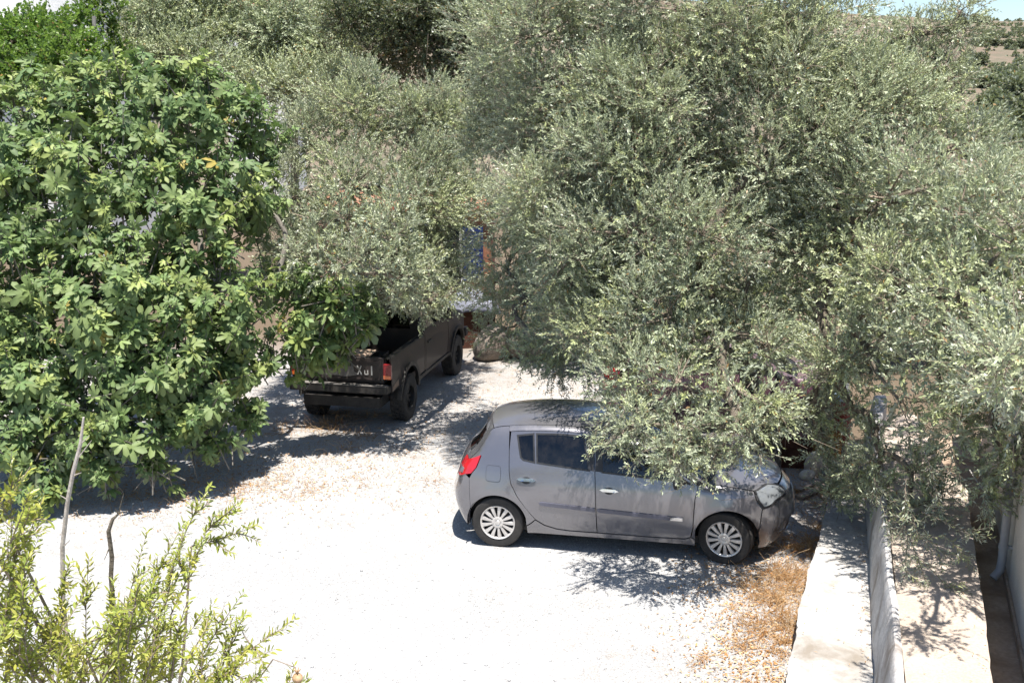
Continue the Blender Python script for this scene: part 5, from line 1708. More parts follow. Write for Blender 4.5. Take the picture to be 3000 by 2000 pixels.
make_tree('olive_tree', 'shaded olive tree behind the maroon car', (2.6, 20.6, 0), (2.6, 20.4, 1.6), [(1560, 620, 20, 1.0), (1760, 560, 20.5, 1.15), (1980, 600, 20, 1.15), (2170, 560, 20.5, 1.1), (1620, 840, 19.6, .8), (1820, 830, 19.4, .9), (2040, 850, 19.2, .9), (1700, 990, 19, .6), (1920, 1000, 18.8, .65), (2120, 1010, 18.8, .6)], 707, .18, G_OL, **BACKK)
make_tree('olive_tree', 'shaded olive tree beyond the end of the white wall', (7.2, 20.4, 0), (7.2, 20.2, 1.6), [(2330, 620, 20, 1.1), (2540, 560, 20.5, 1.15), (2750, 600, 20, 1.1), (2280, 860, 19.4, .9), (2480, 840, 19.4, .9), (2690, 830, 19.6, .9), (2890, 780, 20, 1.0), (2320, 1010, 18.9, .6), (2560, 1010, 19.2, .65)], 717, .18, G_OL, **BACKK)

# bright green vine and shrub, top left
GREEN = np.array([(0.10, 0.17, 0.035), (0.135, 0.215, 0.045), (0.17, 0.25, 0.05), (0.07, 0.125, 0.03)])
make_tree('vine_shrub', 'bright green leafy vine in front of the tall white house', tuple(at(130, 300, 25)[:2]) + (0,), tuple(at(130, 250, 25)),
          [(-60, 120, 25, .85), (40, 115, 25, .75), (140, 120, 25, .72), (215, 130, 24.5, .6), (60, 220, 24, .7), (180, 215, 24, .7), (-40, 240, 24, .8), (290, 220, 24, .45), (100, 62, 25.5, .35), (30, 60, 25.5, .35), (170, 70, 25.5, .32), (235, 60, 25.5, .3)], 808, .06, None, 'shrub', leaf=M['green_leaf'],
          tints=GREEN, dens=.5, leafL=.11, leafW=.065, per=10, shoot=(.2, .45), sub_k=10, stem_r=.005, up=.35, inner=.05)
make_tree('tall_shoots', 'upright leafy shoots against the white house wall', tuple(at(330, 300, 26)[:2]) + (0,), tuple(at(330, 240, 26)),
          [(255, 20, 26, (.14, .14, .5)), (300, 40, 26, (.16, .16, .7)), (340, 30, 26, (.14, .14, .65)), (320, 130, 26, (.25, .25, .6)), (345, 180, 26, (.25, .25, .5)), (350, 250, 25, (.5, .4, .5)), (280, 240, 25, (.5, .4, .5))], 909, .04, None, 'shrub', leaf=M['green_leaf'],
          tints=GREEN * .75, dens=.5, leafL=.09, leafW=.045, per=10, shoot=(.15, .35), sub_k=16, stem_r=.005, up=.9, inner=.05)
p0 = at(275, 310, 25.4); p1 = at(275, 48, 25.4)
o = MB().tube([(p0[0], p0[1], 0), (p0[0], p0[1], 2), (p1[0], p1[1], p1[2])], [.06, .055, .05], 10).build('pole', M['post'], smooth=True)
tag(o, 'grey upright pole among the green vine leaves', 'pole')

# hillside bushes
HB = [(2862, 86, 205, 2.0, 'lone round bush on the skyline, left of the pair'), (2886, 88, 205, 2.2, 'round bush on the skyline, right of the pair'), (2815, 84, 205, 2.6, 'bushy clump on the skyline beside the olive top'),
      (2912, 140, 150, 2.1, 'dark bush on the bare slope, leftmost of three'), (2956, 130, 150, 2.0, 'dark bush on the bare slope, middle of three'), (2996, 135, 145, 2.3, 'dark bush on the bare slope at the right edge'),
      (2870, 162, 130, 2.6, 'low grey bush where the bare slope begins'), (2830, 166, 128, 2.2, 'low grey bush beside the right olive crown'), (2970, 152, 120, 1.8, 'flat bush under the slope bushes'),
      (2985, 215, 95, 3.2, 'large grey green bush low on the right slope'), (2930, 235, 90, 2.8, 'grey green bush low on the slope near the olive'), (2990, 290, 75, 3.0, 'nearest grey green bush on the slope'), (2925, 320, 70, 2.4, 'grey bush at the foot of the slope'), (3040, 240, 85, 3.2, 'bush at the right frame edge on the slope')]
BUSH = np.array([(0.11, 0.125, 0.08), (0.15, 0.165, 0.10), (0.09, 0.105, 0.07)])
bmesh_, nlb = [], 0
for s_ in (1, 2, 3):
    me, k = crown_mesh('bush_leaves', [((0, 0, .55), (.8, .8, .5)), ((.35, .2, .45), (.5, .5, .4)), ((-.4, -.1, .4), (.5, .5, .38))], 900 + s_, dens=.30, leafL=.16, leafW=.09, per=8, shoot=(.10, .22), sub_k=9, tints=BUSH, stem_r=.006, inner=0)
    me.materials.append(M['far_leaf']); me.materials.append(M['twig'])
    bmesh_.append(me)
stem_me = MB().tube([(0, 0, -.3), (0, .02, .1), (.05, 0, .5)], [.10, .08, .03], 7).mesh('bush_stem', M['bark'], smooth=True)
for k, (px, py, Y, s_, lab) in enumerate(HB):
    c = at(px, py, Y)
    z = float(hill_height(np.array([c[0]]), np.array([c[1]]))[0])
    b = empty('hill_bush', (c[0], c[1], z - .1), k * 1.3)
    s_ *= .62; b.scale = (s_, s_, s_ * .9)
    o = bpy.data.objects.new('crown', bmesh_[k % 3]); COL.objects.link(o); o.parent = b; o['kind'] = 'stuff'
    o = bpy.data.objects.new('stem', stem_me); COL.objects.link(o); o.parent = b
    tag(b, lab, 'bush', 'bushes on the far hillside')

sc_cl = []
r_s = np.random.default_rng(31)
for _ in range(210):
    Y = r_s.uniform(62, 226); px = r_s.uniform(2780, 3080)
    x = (px - 1500) / FPX * Y * 1.0
    z = float(hill_height(np.array([x]), np.array([Y]))[0])
    far = Y > 125
    k = r_s.uniform(.25, .6) if far else r_s.uniform(.8, 1.6)
    sc_cl.append(((x, Y, z + .15), (k * 1.3, k * 1.3, k * .8)))
me, k = crown_mesh('scrub', sc_cl, 932, dens=.0035, leafL=.40, leafW=.24, per=6, shoot=(.2, .5), sub_k=1.0, tints=BUSH * 1.35, stem_r=.012, inner=0, core=.04)
o = link_mesh('scrub', me, [M['far_leaf'], M['twig']]); tag(o, 'grey green scrub covering the lower hillside', 'scrub', kind='stuff')
print('SCRUB', k)

# ---------------------------------------------------------------- fig tree
def fig_leaf_variant(seed, fine=False):
    r = np.random.default_rng(seed)
    V = [(0, 0, 0)]; F = []; col = [1.5]
    ang = [-108, -54, 0, 54, 108]; ln = [.60, .90, 1.0, .90, .60]
    sin_a = [-150, -81, -27, 27, 81, 150]; sin_r = [.20, .27, .31, .31, .27, .20]
    sid = []
    for a, rr_ in zip(sin_a, sin_r):
        a = R(a + r.uniform(-5, 5)); rr_ *= r.uniform(.85, 1.15)
        sid.append(len(V)); V.append((rr_ * math.sin(a), rr_ * math.cos(a), .05)); col.append(.95)
    for k in range(5):
        a = R(ang[k] + r.uniform(-7, 7)); L = ln[k] * r.uniform(.86, 1.1); w = .195 * r.uniform(.85, 1.2) * (1 if abs(ang[k]) < 100 else .8)
        d = np.array([math.sin(a), math.cos(a)]); s = np.array([math.cos(a), -math.sin(a)])

        def put(f, g, z, c):
            p = d * L * f + s * w * g
            V.append((p[0], p[1], z)); col.append(c)
            return len(V) - 1
        if not fine:
            m = put(.62, 0, -.03, 1.3); l = put(.74, -1, .04, .95); t = put(1.0, 0, -.02, .95); q = put(.74, 1, .04, .95)
            F += [(0, m, sid[k]), (sid[k], m, l), (l, m, t), (t, m, q), (q, m, sid[k + 1]), (sid[k + 1], m, 0)]
        else:
            m = put(.5, 0, -.03, 1.35); m2 = put(.80, 0, -.025, 1.2)
            l = put(.56, -.88, .035, .95); l2 = put(.84, -.92, .035, .95); t = put(1.02, 0, -.02, .95); q2 = put(.84, .92, .035, .95); q = put(.56, .88, .035, .95)
            F += [(0, m, sid[k]), (sid[k], m, l), (l, m, m2), (l, m2, l2), (l2, m2, t), (t, m2, q2), (q2, m2, q), (q, m2, m), (q, m, sid[k + 1]), (sid[k + 1], m, 0)]
    V = np.array(V); r2 = (V[:, 0] ** 2 + V[:, 1] ** 2)
    V[:, 2] -= .30 * r2 * r.uniform(.5, 1.5)
    V[:, 1] += .30                                   # blade starts past the stalk
    b = len(V)
    st = np.array([(.012, 0, 0), (-.012, 0, 0), (0, 0, .018), (.008, .31, -.005), (-.008, .31, -.005), (0, .31, .008)])
    V = np.concatenate([V, st]); col += [1.6] * 6
    F += [(b, b + 1, b + 4), (b, b + 4, b + 3)]
    if fine: F += [(b + 1, b + 2, b + 5), (b + 1, b + 5, b + 4), (b + 2, b, b + 3), (b + 2, b + 3, b + 5)]
    return V, np.array(F), np.array(col)


FV = [fig_leaf_variant(70 + k) for k in range(4)]
FIGT = np.array([(0.09, 0.138, 0.052), (0.12, 0.174, 0.062), (0.16, 0.21, 0.076), (0.205, 0.245, 0.075)])
FIG = [(120, 390, 15.2, 1.1), (350, 350, 15.2, 1.1), (580, 350, 15.2, 1.0), (740, 420, 15.6, .62), (60, 560, 14.3, 1.1), (320, 560, 14.0, 1.15), (560, 590, 14.3, 1.05), (740, 590, 15, .55), (90, 850, 13.5, 1.1), (350, 870, 13.2, 1.1), (590, 890, 13.5, .95), (800, 830, 14.4, .45), (930, 850, 14.4, .46), (1030, 890, 14.3, .36), (880, 920, 14.2, .38),
       (120, 1110, 12.9, .9), (360, 1120, 12.7, .85), (540, 1090, 12.9, .8), (680, 1060, 13.5, .55), (240, 1270, 12.3, .5), (400, 1260, 12.35, .46), (60, 1300, 12.2, .5), (-150, 560, 14.2, 1.2), (-120, 980, 13.1, 1.1), (-140, 1250, 12.4, .6), (930, 990, 14.4, .36), (860, 1010, 14.2, .4), (1010, 970, 14.5, .28), (780, 1040, 13.9, .36), (1070, 930, 14.4, .26), (920, 1040, 14.5, .32), (865, 1070, 14.4, .3), (990, 1020, 14.6, .26), (520, 1240, 12.7, .42), (640, 1170, 13.2, .4), (300, 1370, 12.2, .32), (120, 1400, 12.0, .35), (450, 1350, 12.3, .25), (620, 1290, 12.9, .3), (720, 1200, 13.4, .3), (230, 270, 16.2, .6), (470, 280, 16.2, .6)]
fbase = np.array([-4.6, 14.6, 0.0])
fig = empty('fig_tree', fbase)
rf = np.random.default_rng(717)
RP, RA = [], []
for (px, py, Y, rad) in FIG:
    c = at(px, py, Y)
    n = int(165 * rad ** 2)
    u = sphere(rf, n)
    rr_ = np.concatenate([rf.uniform(.80, 1.08, int(n * .66)), rf.uniform(.35, .80, n - int(n * .66))])[:, None]
    P_ = c + u * rad * rr_ * np.array([1, 1, .92])
    A_ = unit(u * .75 + np.array([0, 0, .55]) + rf.normal(0, .25, (n, 3)))
    k = P_[:, 2] > .22
    # drop rosettes buried deep inside other clumps
    for (qx, qy, qY, qr) in FIG:
        cc = at(qx, qy, qY)
        if np.allclose(cc, c): continue
        k &= ~(np.linalg.norm((P_ - cc) / np.array([1, 1, .92]), axis=1) < qr * .30)
    RP.append(P_[k]); RA.append(A_[k])
RP = np.concatenate(RP); RA = np.concatenate(RA)
qx, qy, qd = project(RP)
ck_ = np.floor(qx / 70).astype(int) * 100003 + np.floor(qy / 70).astype(int)
od = np.lexsort((qd, ck_)); cks = ck_[od]
first = np.r_[True, cks[1:] != cks[:-1]]
start = np.maximum.accumulate(np.where(first, np.arange(len(cks)), 0))
rank = np.empty(len(cks), int); rank[od] = np.arange(len(cks)) - start
kp = (rank < 5) | (rf.uniform(0, 1, len(rank)) < .14)
RP, RA = RP[kp], RA[kp]
NLF = 8
n = len(RP); U, V_ = frames(RA)
kk = np.arange(NLF)
ph = kk[None] * R(137.5) + rf.uniform(0, 6.28, (n, 1))
inc = np.radians(np.linspace(22, 102, NLF))[None] + rf.normal(0, .26, (n, NLF))
rdl = U[:, None] * np.cos(ph)[..., None] + V_[:, None] * np.sin(ph)[..., None]
D = unit(RA[:, None] * np.cos(inc)[..., None] + rdl * np.sin(inc)[..., None] + np.array([0, 0, -.16]))
Nn = unit(RA[:, None] - D * np.sum(RA[:, None] * D, -1, keepdims=True) + rf.normal(0, .26, (n, NLF, 3)))
S_ = unit(np.cross(D, Nn)); Nn = np.cross(S_, D)
size = (.066 + .11 * np.sqrt(kk / (NLF - 1)))[None] * rf.uniform(.72, 1.28, (n, NLF)) * rf.uniform(.62, 1.22, (n, 1))
pos = RP[:, None] - RA[:, None] * (kk / NLF * rf.uniform(.10, .36, (n, 1)))[:, :, None]
tn = FIGT[rf.integers(0, 4, (n, 1))] * rf.uniform(.85, 1.15, (n, NLF, 1)) * (1.25 - .35 * (kk / NLF))[None, :, None]
yl = rf.uniform(0, 1, (n, NLF)) < .006
tn[yl] = np.array([.34, .27, .07]) * rf.uniform(.7, 1.1, (int(yl.sum()), 1))
keepf = rf.uniform(0, 1, (n, NLF)) > .10
D, Nn, S_, size, pos, tn = (x[keepf] for x in (D, Nn, S_, size, pos, tn))
nf = len(D); var = rf.integers(0, 4, nf)
cen = pos + D * size[:, None] * .8
sx, sy, sd = project(cen)
facing = np.abs(np.einsum('ij,ij->i', Nn, unit(cen - np.array([0, 0, CAM_H]))))
scr = size * 1.6 * FPX / sd * (.35 + .65 * facing)
inf = (sx > 5) & (sx < 2990) & (sy > 5) & (sy < 1990)
cell = (np.floor(sx / 26).astype(int) * 100000 + np.floor(sy / 26).astype(int))
order = np.argsort(sd); seen = set(); front = np.zeros(nf, bool)
for i in order:
    if inf[i] and cell[i] not in seen: seen.add(cell[i]); front[i] = True
cand = np.where(front)[0]; cand = cand[np.argsort(-scr[cand])][:300]
single = np.zeros(nf, bool); single[cand] = True
M['fig_single'] = obj_leaf_mat('fig_leaf_single', (0.095, 0.155, 0.062), (0.215, 0.265, 0.095), (0.28, 0.31, 0.21), trans=.24, rough=.58, spec=.38, tr_col=(.2, .36, .06))
LM = []
for (V, F, col) in [fig_leaf_variant(70 + k, True) for k in range(4)]:
    me = np_mesh('fig_leaf', V, F.ravel(), np.full(len(F), 3), (np.array([.16, .21, .075])[None] * col[:, None]))
    me.materials.append(M['fig_single']); me.polygons.foreach_set('use_smooth', np.ones(len(me.polygons), bool)); LM.append(me)
for i in cand:
    o = bpy.data.objects.new('leaf', LM[var[i]]); COL.objects.link(o); o.parent = fig
    s = float(size[i]); mt = Matrix.Identity(4)
    for c_, vec in enumerate((S_[i] * s, D[i] * s, Nn[i] * s)):
        for r_ in range(3): mt[r_][c_] = float(vec[r_])
    for r_ in range(3): mt[r_][3] = float(pos[i][r_] - fbase[r_])
    o.matrix_basis = mt
VV, FF, TT = [], [], []; off = 0
for v in range(4):
    idx = np.where((var == v) & ~single)[0]
    V, F, col = FV[v]
    W = (V[None, :, 0:1] * S_[idx][:, None] + V[None, :, 1:2] * D[idx][:, None] + V[None, :, 2:3] * Nn[idx][:, None]) * size[idx][:, None, None] + pos[idx][:, None] - fbase
    VV.append(W.reshape(-1, 3)); FF.append((F[None] + (np.arange(len(idx)) * len(V))[:, None, None] + off).reshape(-1, 3)); off += len(idx) * len(V)
    TT.append((tn[idx][:, None] * col[None, :, None]).reshape(-1, 3))
VV = np.concatenate(VV); FF = np.concatenate(FF)
o = link_mesh('foliage', np_mesh('fig_foliage', VV, FF.ravel(), np.full(len(FF), 3), np.concatenate(TT)), M['fig_leaf'], fig, smooth=True); o['kind'] = 'stuff'
SV, SF = prism_geo(RP - RA * .55 - fbase, RP + RA * .02 - fbase, np.full(n, .012), np.full(n, .007))
o = link_mesh('twigs', np_mesh('fig_twigs', SV, SF.ravel(), np.full(len(SF), 4)), M['fig_bark'], fig); o['kind'] = 'stuff'
add_wood(fig, fbase, fbase + np.array([0, -.1, .7]), [at(q[0], q[1], q[2]) for q in FIG if q[3] > .4], .20, M['fig_bark'], 33, .02)
tag(fig, 'wide green fig tree with lobed leaves filling the left side of the yard', 'tree')
print('FIG leaves', nf, 'rosettes', n, 'olive leaves', LEAVES)
# ---------------------------------------------------------------- shrub in the near left corner
def oval_leaf():
    V = np.array([(0, 0, 0), (.13, .25, .035), (.155, .55, .03), (.08, .85, .01), (0, 1, -.03), (-.08, .85, .01), (-.155, .55, .03), (-.13, .25, .035), (0, .28, -.01), (0, .6, -.015)])
    F = np.array([(0, 1, 8), (1, 2, 9), (1, 9, 8), (2, 3, 9), (3, 4, 9), (4, 5, 9), (5, 6, 9), (6, 7, 8), (6, 8, 9), (7, 0, 8)])
    return V, F


sb = np.array([-2.05, 5.3, 0.0])
shrub = empty('shrub', sb)
rp = np.random.default_rng(2024)
SH = [((10, 2080), (30, 1335), 4.7), ((-30, 1750), (125, 1440), 4.75), ((60, 1950), (125, 1570), 4.7), ((-40, 1900), (-30, 1380), 4.8), ((40, 1700), (90, 1490), 4.8), ((-20, 1600), (60, 1400), 4.7), ((20, 1900), (80, 1620), 4.6),
      ((210, 2080), (215, 1660), 4.9), ((265, 2080), (265, 1635), 5.0), ((300, 2050), (330, 1700), 4.9), ((320, 2050), (435, 1560), 5.0), ((370, 2000), (545, 1540), 5.1), ((420, 1900), (560, 1610), 5.0), ((480, 1760), (620, 1425), 5.3), ((560, 1600), (755, 1535), 5.3), ((600, 1560), (705, 1480), 5.3), ((500, 1800), (600, 1570), 5.1),
      ((420, 2080), (640, 1760), 5.0), ((520, 2060), (715, 1740), 5.0), ((560, 2030), (865, 1815), 4.9), ((620, 2000), (810, 1900), 4.8), ((640, 1980), (720, 1800), 4.9), ((90, 2080), (190, 1790), 4.6), ((150, 2080), (160, 1840), 4.6), ((230, 1980), (140, 1800), 4.7),
      ((380, 2080), (480, 1780), 4.8), ((440, 1980), (500, 1700), 4.95), ((300, 1980), (400, 1760), 4.8), ((540, 2080), (620, 1880), 4.7), ((660, 2080), (720, 1990), 4.7), ((60, 2080), (60, 1800), 4.5), ((350, 2080), (370, 1850), 4.6), ((480, 2080), (520, 1900), 4.6), ((200, 2060), (300, 1880), 4.6), ((-10, 2060), (20, 1750), 4.5),
      ((120, 2080), (230, 1900), 4.5), ((580, 2080), (700, 1930), 4.7), ((420, 2080), (430, 1930), 4.5), ((260, 2080), (330, 1930), 4.5), ((20, 2080), (110, 1900), 4.4), ((-60, 2000), (-20, 1700), 4.5), ((310, 1900), (450, 1700), 5.0), ((770, 2080), (905, 1985), 4.75), ((800, 2090), (860, 1950), 4.78), ((640, 2090), (780, 1985), 4.7)]
for _k in range(26):
    _x = rp.uniform(-40, 640); _y = rp.uniform(1900, 2120)
    SH.append(((_x, _y), (_x + rp.uniform(-20, 150), _y - rp.uniform(130, 300)), rp.uniform(4.3, 4.9)))
for _k in range(11):
    _x = rp.uniform(-60, 60); _y = rp.uniform(1550, 1900)
    SH.append(((_x, _y), (_x + rp.uniform(-10, 70), _y - rp.uniform(120, 260)), rp.uniform(4.4, 4.8)))
P_, D_l, N_l, L_l, T_l, stA, stB, sr = [], [], [], [], [], [], [], []
POM = np.array([(0.27, 0.33, 0.07), (0.34, 0.385, 0.08), (0.41, 0.42, 0.10), (0.21, 0.275, 0.06), (0.46, 0.41, 0.11)])


def leafy(p0, p1, bow, leaf_gap, big=1.0):
    L = float(np.linalg.norm(p1 - p0)); m = max(4, int(L / leaf_gap))
    prev = None
    tone = POM[rp.integers(0, 5)] * rp.uniform(.85, 1.1)
    pts = []
    for k in range(m + 1):
        t = k / m
        p = p0 + (p1 - p0) * t + bow * math.sin(math.pi * t * .9)
        pts.append(p)
    pts = np.array(pts)
    tang = unit(np.gradient(pts, axis=0))
    U, V = frames(tang)
    ph0 = rp.uniform(0, 6.28)
    for k in range(m + 1):
        if k:
            stA.append(pts[k - 1]); stB.append(pts[k]); sr.append(.0045 * (1 - k / (m + 1)) + .0012)
        for q in range(2 if rp.uniform() < .8 else 1):
            ph = ph0 + k * 1.57 + q * 3.14 / (1.5 if q == 2 else 1) + rp.normal(0, .3)
            rd = U[k] * math.cos(ph) + V[k] * math.sin(ph)
            d = unit(tang[k] * rp.uniform(.5, 1.1) + rd + rp.normal(0, .15, 3))
            P_.append(pts[k] + rd * .003); D_l.append(d)
            N_l.append(unit(tang[k] - d * float(d @ tang[k]) + np.array([0, 0, .7]) + rp.normal(0, .3, 3)))
            L_l.append(big * rp.uniform(.026, .050)); T_l.append((tone * .6 + POM[rp.integers(0, 5)] * .4) * rp.uniform(.85, 1.2))
    return pts


for (a, b, Y) in SH:
    p0, p1 = at(a[0], a[1], Y + rp.uniform(-.08, .08)), at(b[0], b[1], Y + rp.uniform(-.12, .12))
    L = np.linalg.norm(p1 - p0)
    pts = leafy(p0, p1, rp.normal(0, .035, 3) * L + np.array([0, 0, .03 * L]), .017)
    for k in range(int(2 + L * 7)):
        t = rp.uniform(.05, .9); q = pts[int(t * (len(pts) - 1))]
        dv = unit((p1 - p0) / L * .8 + rp.normal(0, .55, 3)) * rp.uniform(.06, .2) * (1.1 - .5 * t)
        leafy(q, q + dv, rp.normal(0, .01, 3), .016)
P_, D_l, N_l, L_l, T_l = (np.array(x) for x in (P_, D_l, N_l, L_l, T_l))
S_l = unit(np.cross(D_l, N_l)); N_l = np.cross(S_l, D_l)
npm = len(P_)
cx, cy, cd = project(P_ + D_l * L_l[:, None] * .5)
fac = np.abs(np.einsum('ij,ij->i', N_l, unit(P_ - np.array([0, 0, CAM_H]))))
scr = L_l * FPX / cd * (.3 + .7 * fac)
inf = (cx > 8) & (cx < 2990) & (cy > 8) & (cy < 1985)
cell = np.floor(cx / 18).astype(int) * 100000 + np.floor(cy / 18).astype(int)
seen = set(); front = np.zeros(npm, bool)
for i in np.argsort(cd):
    if inf[i] and cell[i] not in seen: seen.add(cell[i]); front[i] = True
cand = np.where(front)[0]; cand = cand[np.argsort(-scr[cand])][:300]
single = np.zeros(npm, bool); single[cand] = True
LV_, LF_ = oval_leaf()
M['pom_single'] = obj_leaf_mat('shrub_leaf_single', (0.24, 0.29, 0.05), (0.44, 0.41, 0.07), (0.38, 0.41, 0.14), trans=.36, rough=.35, spec=.5, tr_col=(.5, .5, .05))
lme = np_mesh('shrub_leaf', LV_, LF_.ravel(), np.full(len(LF_), 3), np.tile(np.array([[.32, .34, .06]]), (len(LV_), 1)))
lme.materials.append(M['pom_single']); lme.polygons.foreach_set('use_smooth', np.ones(len(lme.polygons), bool))
for i in cand:
    o = bpy.data.objects.new('leaf', lme); COL.objects.link(o); o.parent = shrub
    s = float(L_l[i]); mt = Matrix.Identity(4)
    for c_, vec in enumerate((S_l[i] * s, D_l[i] * s, N_l[i] * s)):
        for r_ in range(3): mt[r_][c_] = float(vec[r_])
    for r_ in range(3): mt[r_][3] = float(P_[i][r_] - sb[r_])
    o.matrix_basis = mt
idx = np.where(~single)[0]
W = (LV_[None, :, 0:1] * S_l[idx][:, None] + LV_[None, :, 1:2] * D_l[idx][:, None] + LV_[None, :, 2:3] * N_l[idx][:, None]) * L_l[idx][:, None, None] + P_[idx][:, None] - sb
F = (LF_[None] + (np.arange(len(idx)) * len(LV_))[:, None, None]).reshape(-1, 3)
o = link_mesh('foliage', np_mesh('shrub_foliage', W.reshape(-1, 3), F.ravel(), np.full(len(F), 3), np.repeat(T_l[idx], len(LV_), 0)), M['pom_leaf'], shrub, smooth=True); o['kind'] = 'stuff'
SV, SF = prism_geo(np.array(stA) - sb, np.array(stB) - sb, np.array(sr), np.array(sr) * .95)
o = link_mesh('twigs', np_mesh('shrub_twigs', SV, SF.ravel(), np.full(len(SF), 4)), M['twig'], shrub); o['kind'] = 'stuff'
for k, (a, b, Y) in enumerate(SH):
    if k % 2: continue
    e = at(a[0], a[1], Y) - sb
    b0 = np.array([rp.uniform(-.25, .25), rp.uniform(-.25, .25), -.05])
    MB().tube([b0, b0 * .9 + e * .1 + np.array([0, 0, .5]), e * .6 + np.array([0, 0, .25]), e], [.018, .014, .010, .006], 6).build('stem', M['twig'], shrub, smooth=True)
# dry fruit at the end of a low branch
fp = at(872, 1985, 4.75)
fr = lump('fruit', fp - sb, .028, .028, .026, M['fruit'], 5, .05, 3, parent=shrub)
MB().tube([at(720, 2040, 4.8) - sb, at(800, 1930, 4.78) - sb, at(868, 1955, 4.76) - sb], [.005, .004, .003], 5).build('stem', M['twig'], shrub, smooth=True)
st8 = MB()
for k in range(5):
    a = k * 1.2566
    st8.tube([(0, 0, .03), (.02 * math.cos(a), .02 * math.sin(a), .055)], [.006, .001], 5)
st8.build('calyx', M['fruit'], fr)
tag(shrub, 'yellow green shrub with small glossy leaves in the near left corner', 'shrub')

# two bare sticks standing in the shrub
k1 = [at(185, 1760, 4.95), at(183, 1600, 4.95), at(198, 1470, 4.95), at(215, 1380, 4.95), at(236, 1300, 4.95), at(245, 1222, 4.95)]
mb = MB(); mb.tube([(k1[0][0] - .03, k1[0][1], 0), (k1[0][0] - .01, k1[0][1], 1.2)] + k1, [.016, .014, .012, .0115, .011, .0105, .009, .005], 9)
for (a, b) in (((236, 1300), (262, 1275)), ((215, 1392), (238, 1384)), ((200, 1465), (176, 1450)), ((226, 1345), (268, 1290)), ((186, 1600), (206, 1580))):
    mb.tube([at(*a, 4.95), at(*b, 4.93)], [.004, .0015], 5)
tag(mb.build('bare_stick', M['pale_stick'], smooth=True), 'tall pale bare stick rising from the near shrub', 'stick')
k2 = [at(325, 1690, 5.0), at(328, 1630, 5.0), at(318, 1555, 5.0), at(330, 1520, 5.0), at(352, 1500, 5.0)]
mb = MB(); mb.tube([(k2[0][0], k2[0][1], 0), (k2[0][0], k2[0][1], 1.2)] + k2, [.015, .013, .012, .012, .011, .009, .004], 9)
for (a, b) in (((348, 1502), (362, 1446)), ((345, 1503), (338, 1490)), ((322, 1600), (305, 1640)), ((350, 1500), (372, 1496))):
    mb.tube([at(*a, 5.0), at(*b, 4.98)], [.004, .0015], 5)
tag(mb.build('bare_stick', M['bark'], smooth=True), 'short dark hooked stick beside the tall pale one', 'stick')

# ================================================================== GROUND COVER
def scatter_stones(n, seed):
    r = np.random.default_rng(seed)
    base = np.array([(1, 0, 0), (0, 1, 0), (-1, 0, 0), (0, -1, 0), (0, 0, 1), (0, 0, -.3)], float)
    F = np.array([(0, 1, 4), (1, 2, 4), (2, 3, 4), (3, 0, 4), (1, 0, 5), (2, 1, 5), (3, 2, 5), (0, 3, 5)])
    x = r.uniform(-6.5, 4.2, n); y = 6.2 + 13 * r.uniform(0, 1, n) ** 1.0
    k = (x < 1.35 + .385 * (y - 5.3)) | (y > 12.2)
    x, y = x[k], y[k]; n = len(x)
    s = .006 + .012 * r.uniform(0, 1, n) ** 3
    z = ground_height(x, y)
    rot = r.uniform(0, 6.28, n)
    V = base[None] * (s[:, None] * r.uniform(.6, 1.4, (n, 6)))[..., None]
    V = V * np.stack([r.uniform(.7, 1.3, n), r.uniform(.7, 1.3, n), r.uniform(.4, .8, n)], 1)[:, None]
    c, s_ = np.cos(rot)[:, None], np.sin(rot)[:, None]
    X = V[..., 0] * c - V[..., 1] * s_ + x[:, None]; Yy = V[..., 0] * s_ + V[..., 1] * c + y[:, None]
    VV = np.stack([X, Yy, V[..., 2] + z[:, None]], -1).reshape(-1, 3)
    FF = (F[None] + (np.arange(n) * 6)[:, None, None]).reshape(-1, 3)
    return np_mesh('gravel', VV, FF.ravel(), np.full(len(FF), 3))


o = link_mesh('gravel', scatter_stones(11000, 5), M['stone_bits']); tag(o, 'loose pale gravel scattered over the yard', 'gravel', kind='stuff')

STRAW = np.array([(0.46, 0.26, 0.11), (0.56, 0.36, 0.18), (0.40, 0.20, 0.075), (0.62, 0.45, 0.27)])


def litter(name, areas, seed, L=(.02, .06), W=(.008, .02), flat=.9, tints=STRAW):
    r = np.random.default_rng(seed)
    P = []
    for (cx, cy, sx, sy, n) in areas:
        P.append(np.stack([r.normal(cx, sx, n), r.normal(cy, sy, n)], 1))
    P = np.concatenate(P); n = len(P)
    z = ground_height(P[:, 0], P[:, 1]) + r.uniform(.004, .02, n)
    P = np.stack([P[:, 0], P[:, 1], z], 1)
    a = r.uniform(0, 6.28, n)
    D = unit(np.stack([np.cos(a), np.sin(a), r.normal(0, .25, n)], 1)); Nn = unit(np.stack([r.normal(0, .4, n), r.normal(0, .4, n), np.ones(n)], 1))
    q = leaf_geo(P, D, Nn, r.uniform(L[0], L[1], n), r.uniform(W[0], W[1], n), .2)
    T = np.repeat(tints[r.integers(0, len(tints), n)] * r.uniform(.7, 1.2, (n, 1)), 4, 0)
    return np_mesh(name, q.reshape(-1, 3), np.arange(n * 4), np.full(n, 4), T)


o = link_mesh('leaf_litter', litter('leaf_litter', [(-4.2, 13.2, 1.6, .7, 3500), (-2.4, 14.8, 1.4, .8, 1500), (.2, 17.2, 1.2, 1.2, 900), (3.2, 13.8, 1.2, .9, 2500), (2.6, 9.6, .40, 1.6, 3600), (2.15, 7.7, .30, 1.0, 2400)], 61), M['straw'])
tag(o, 'brown fallen leaves and straw scattered under the trees', 'leaf litter', kind='stuff')


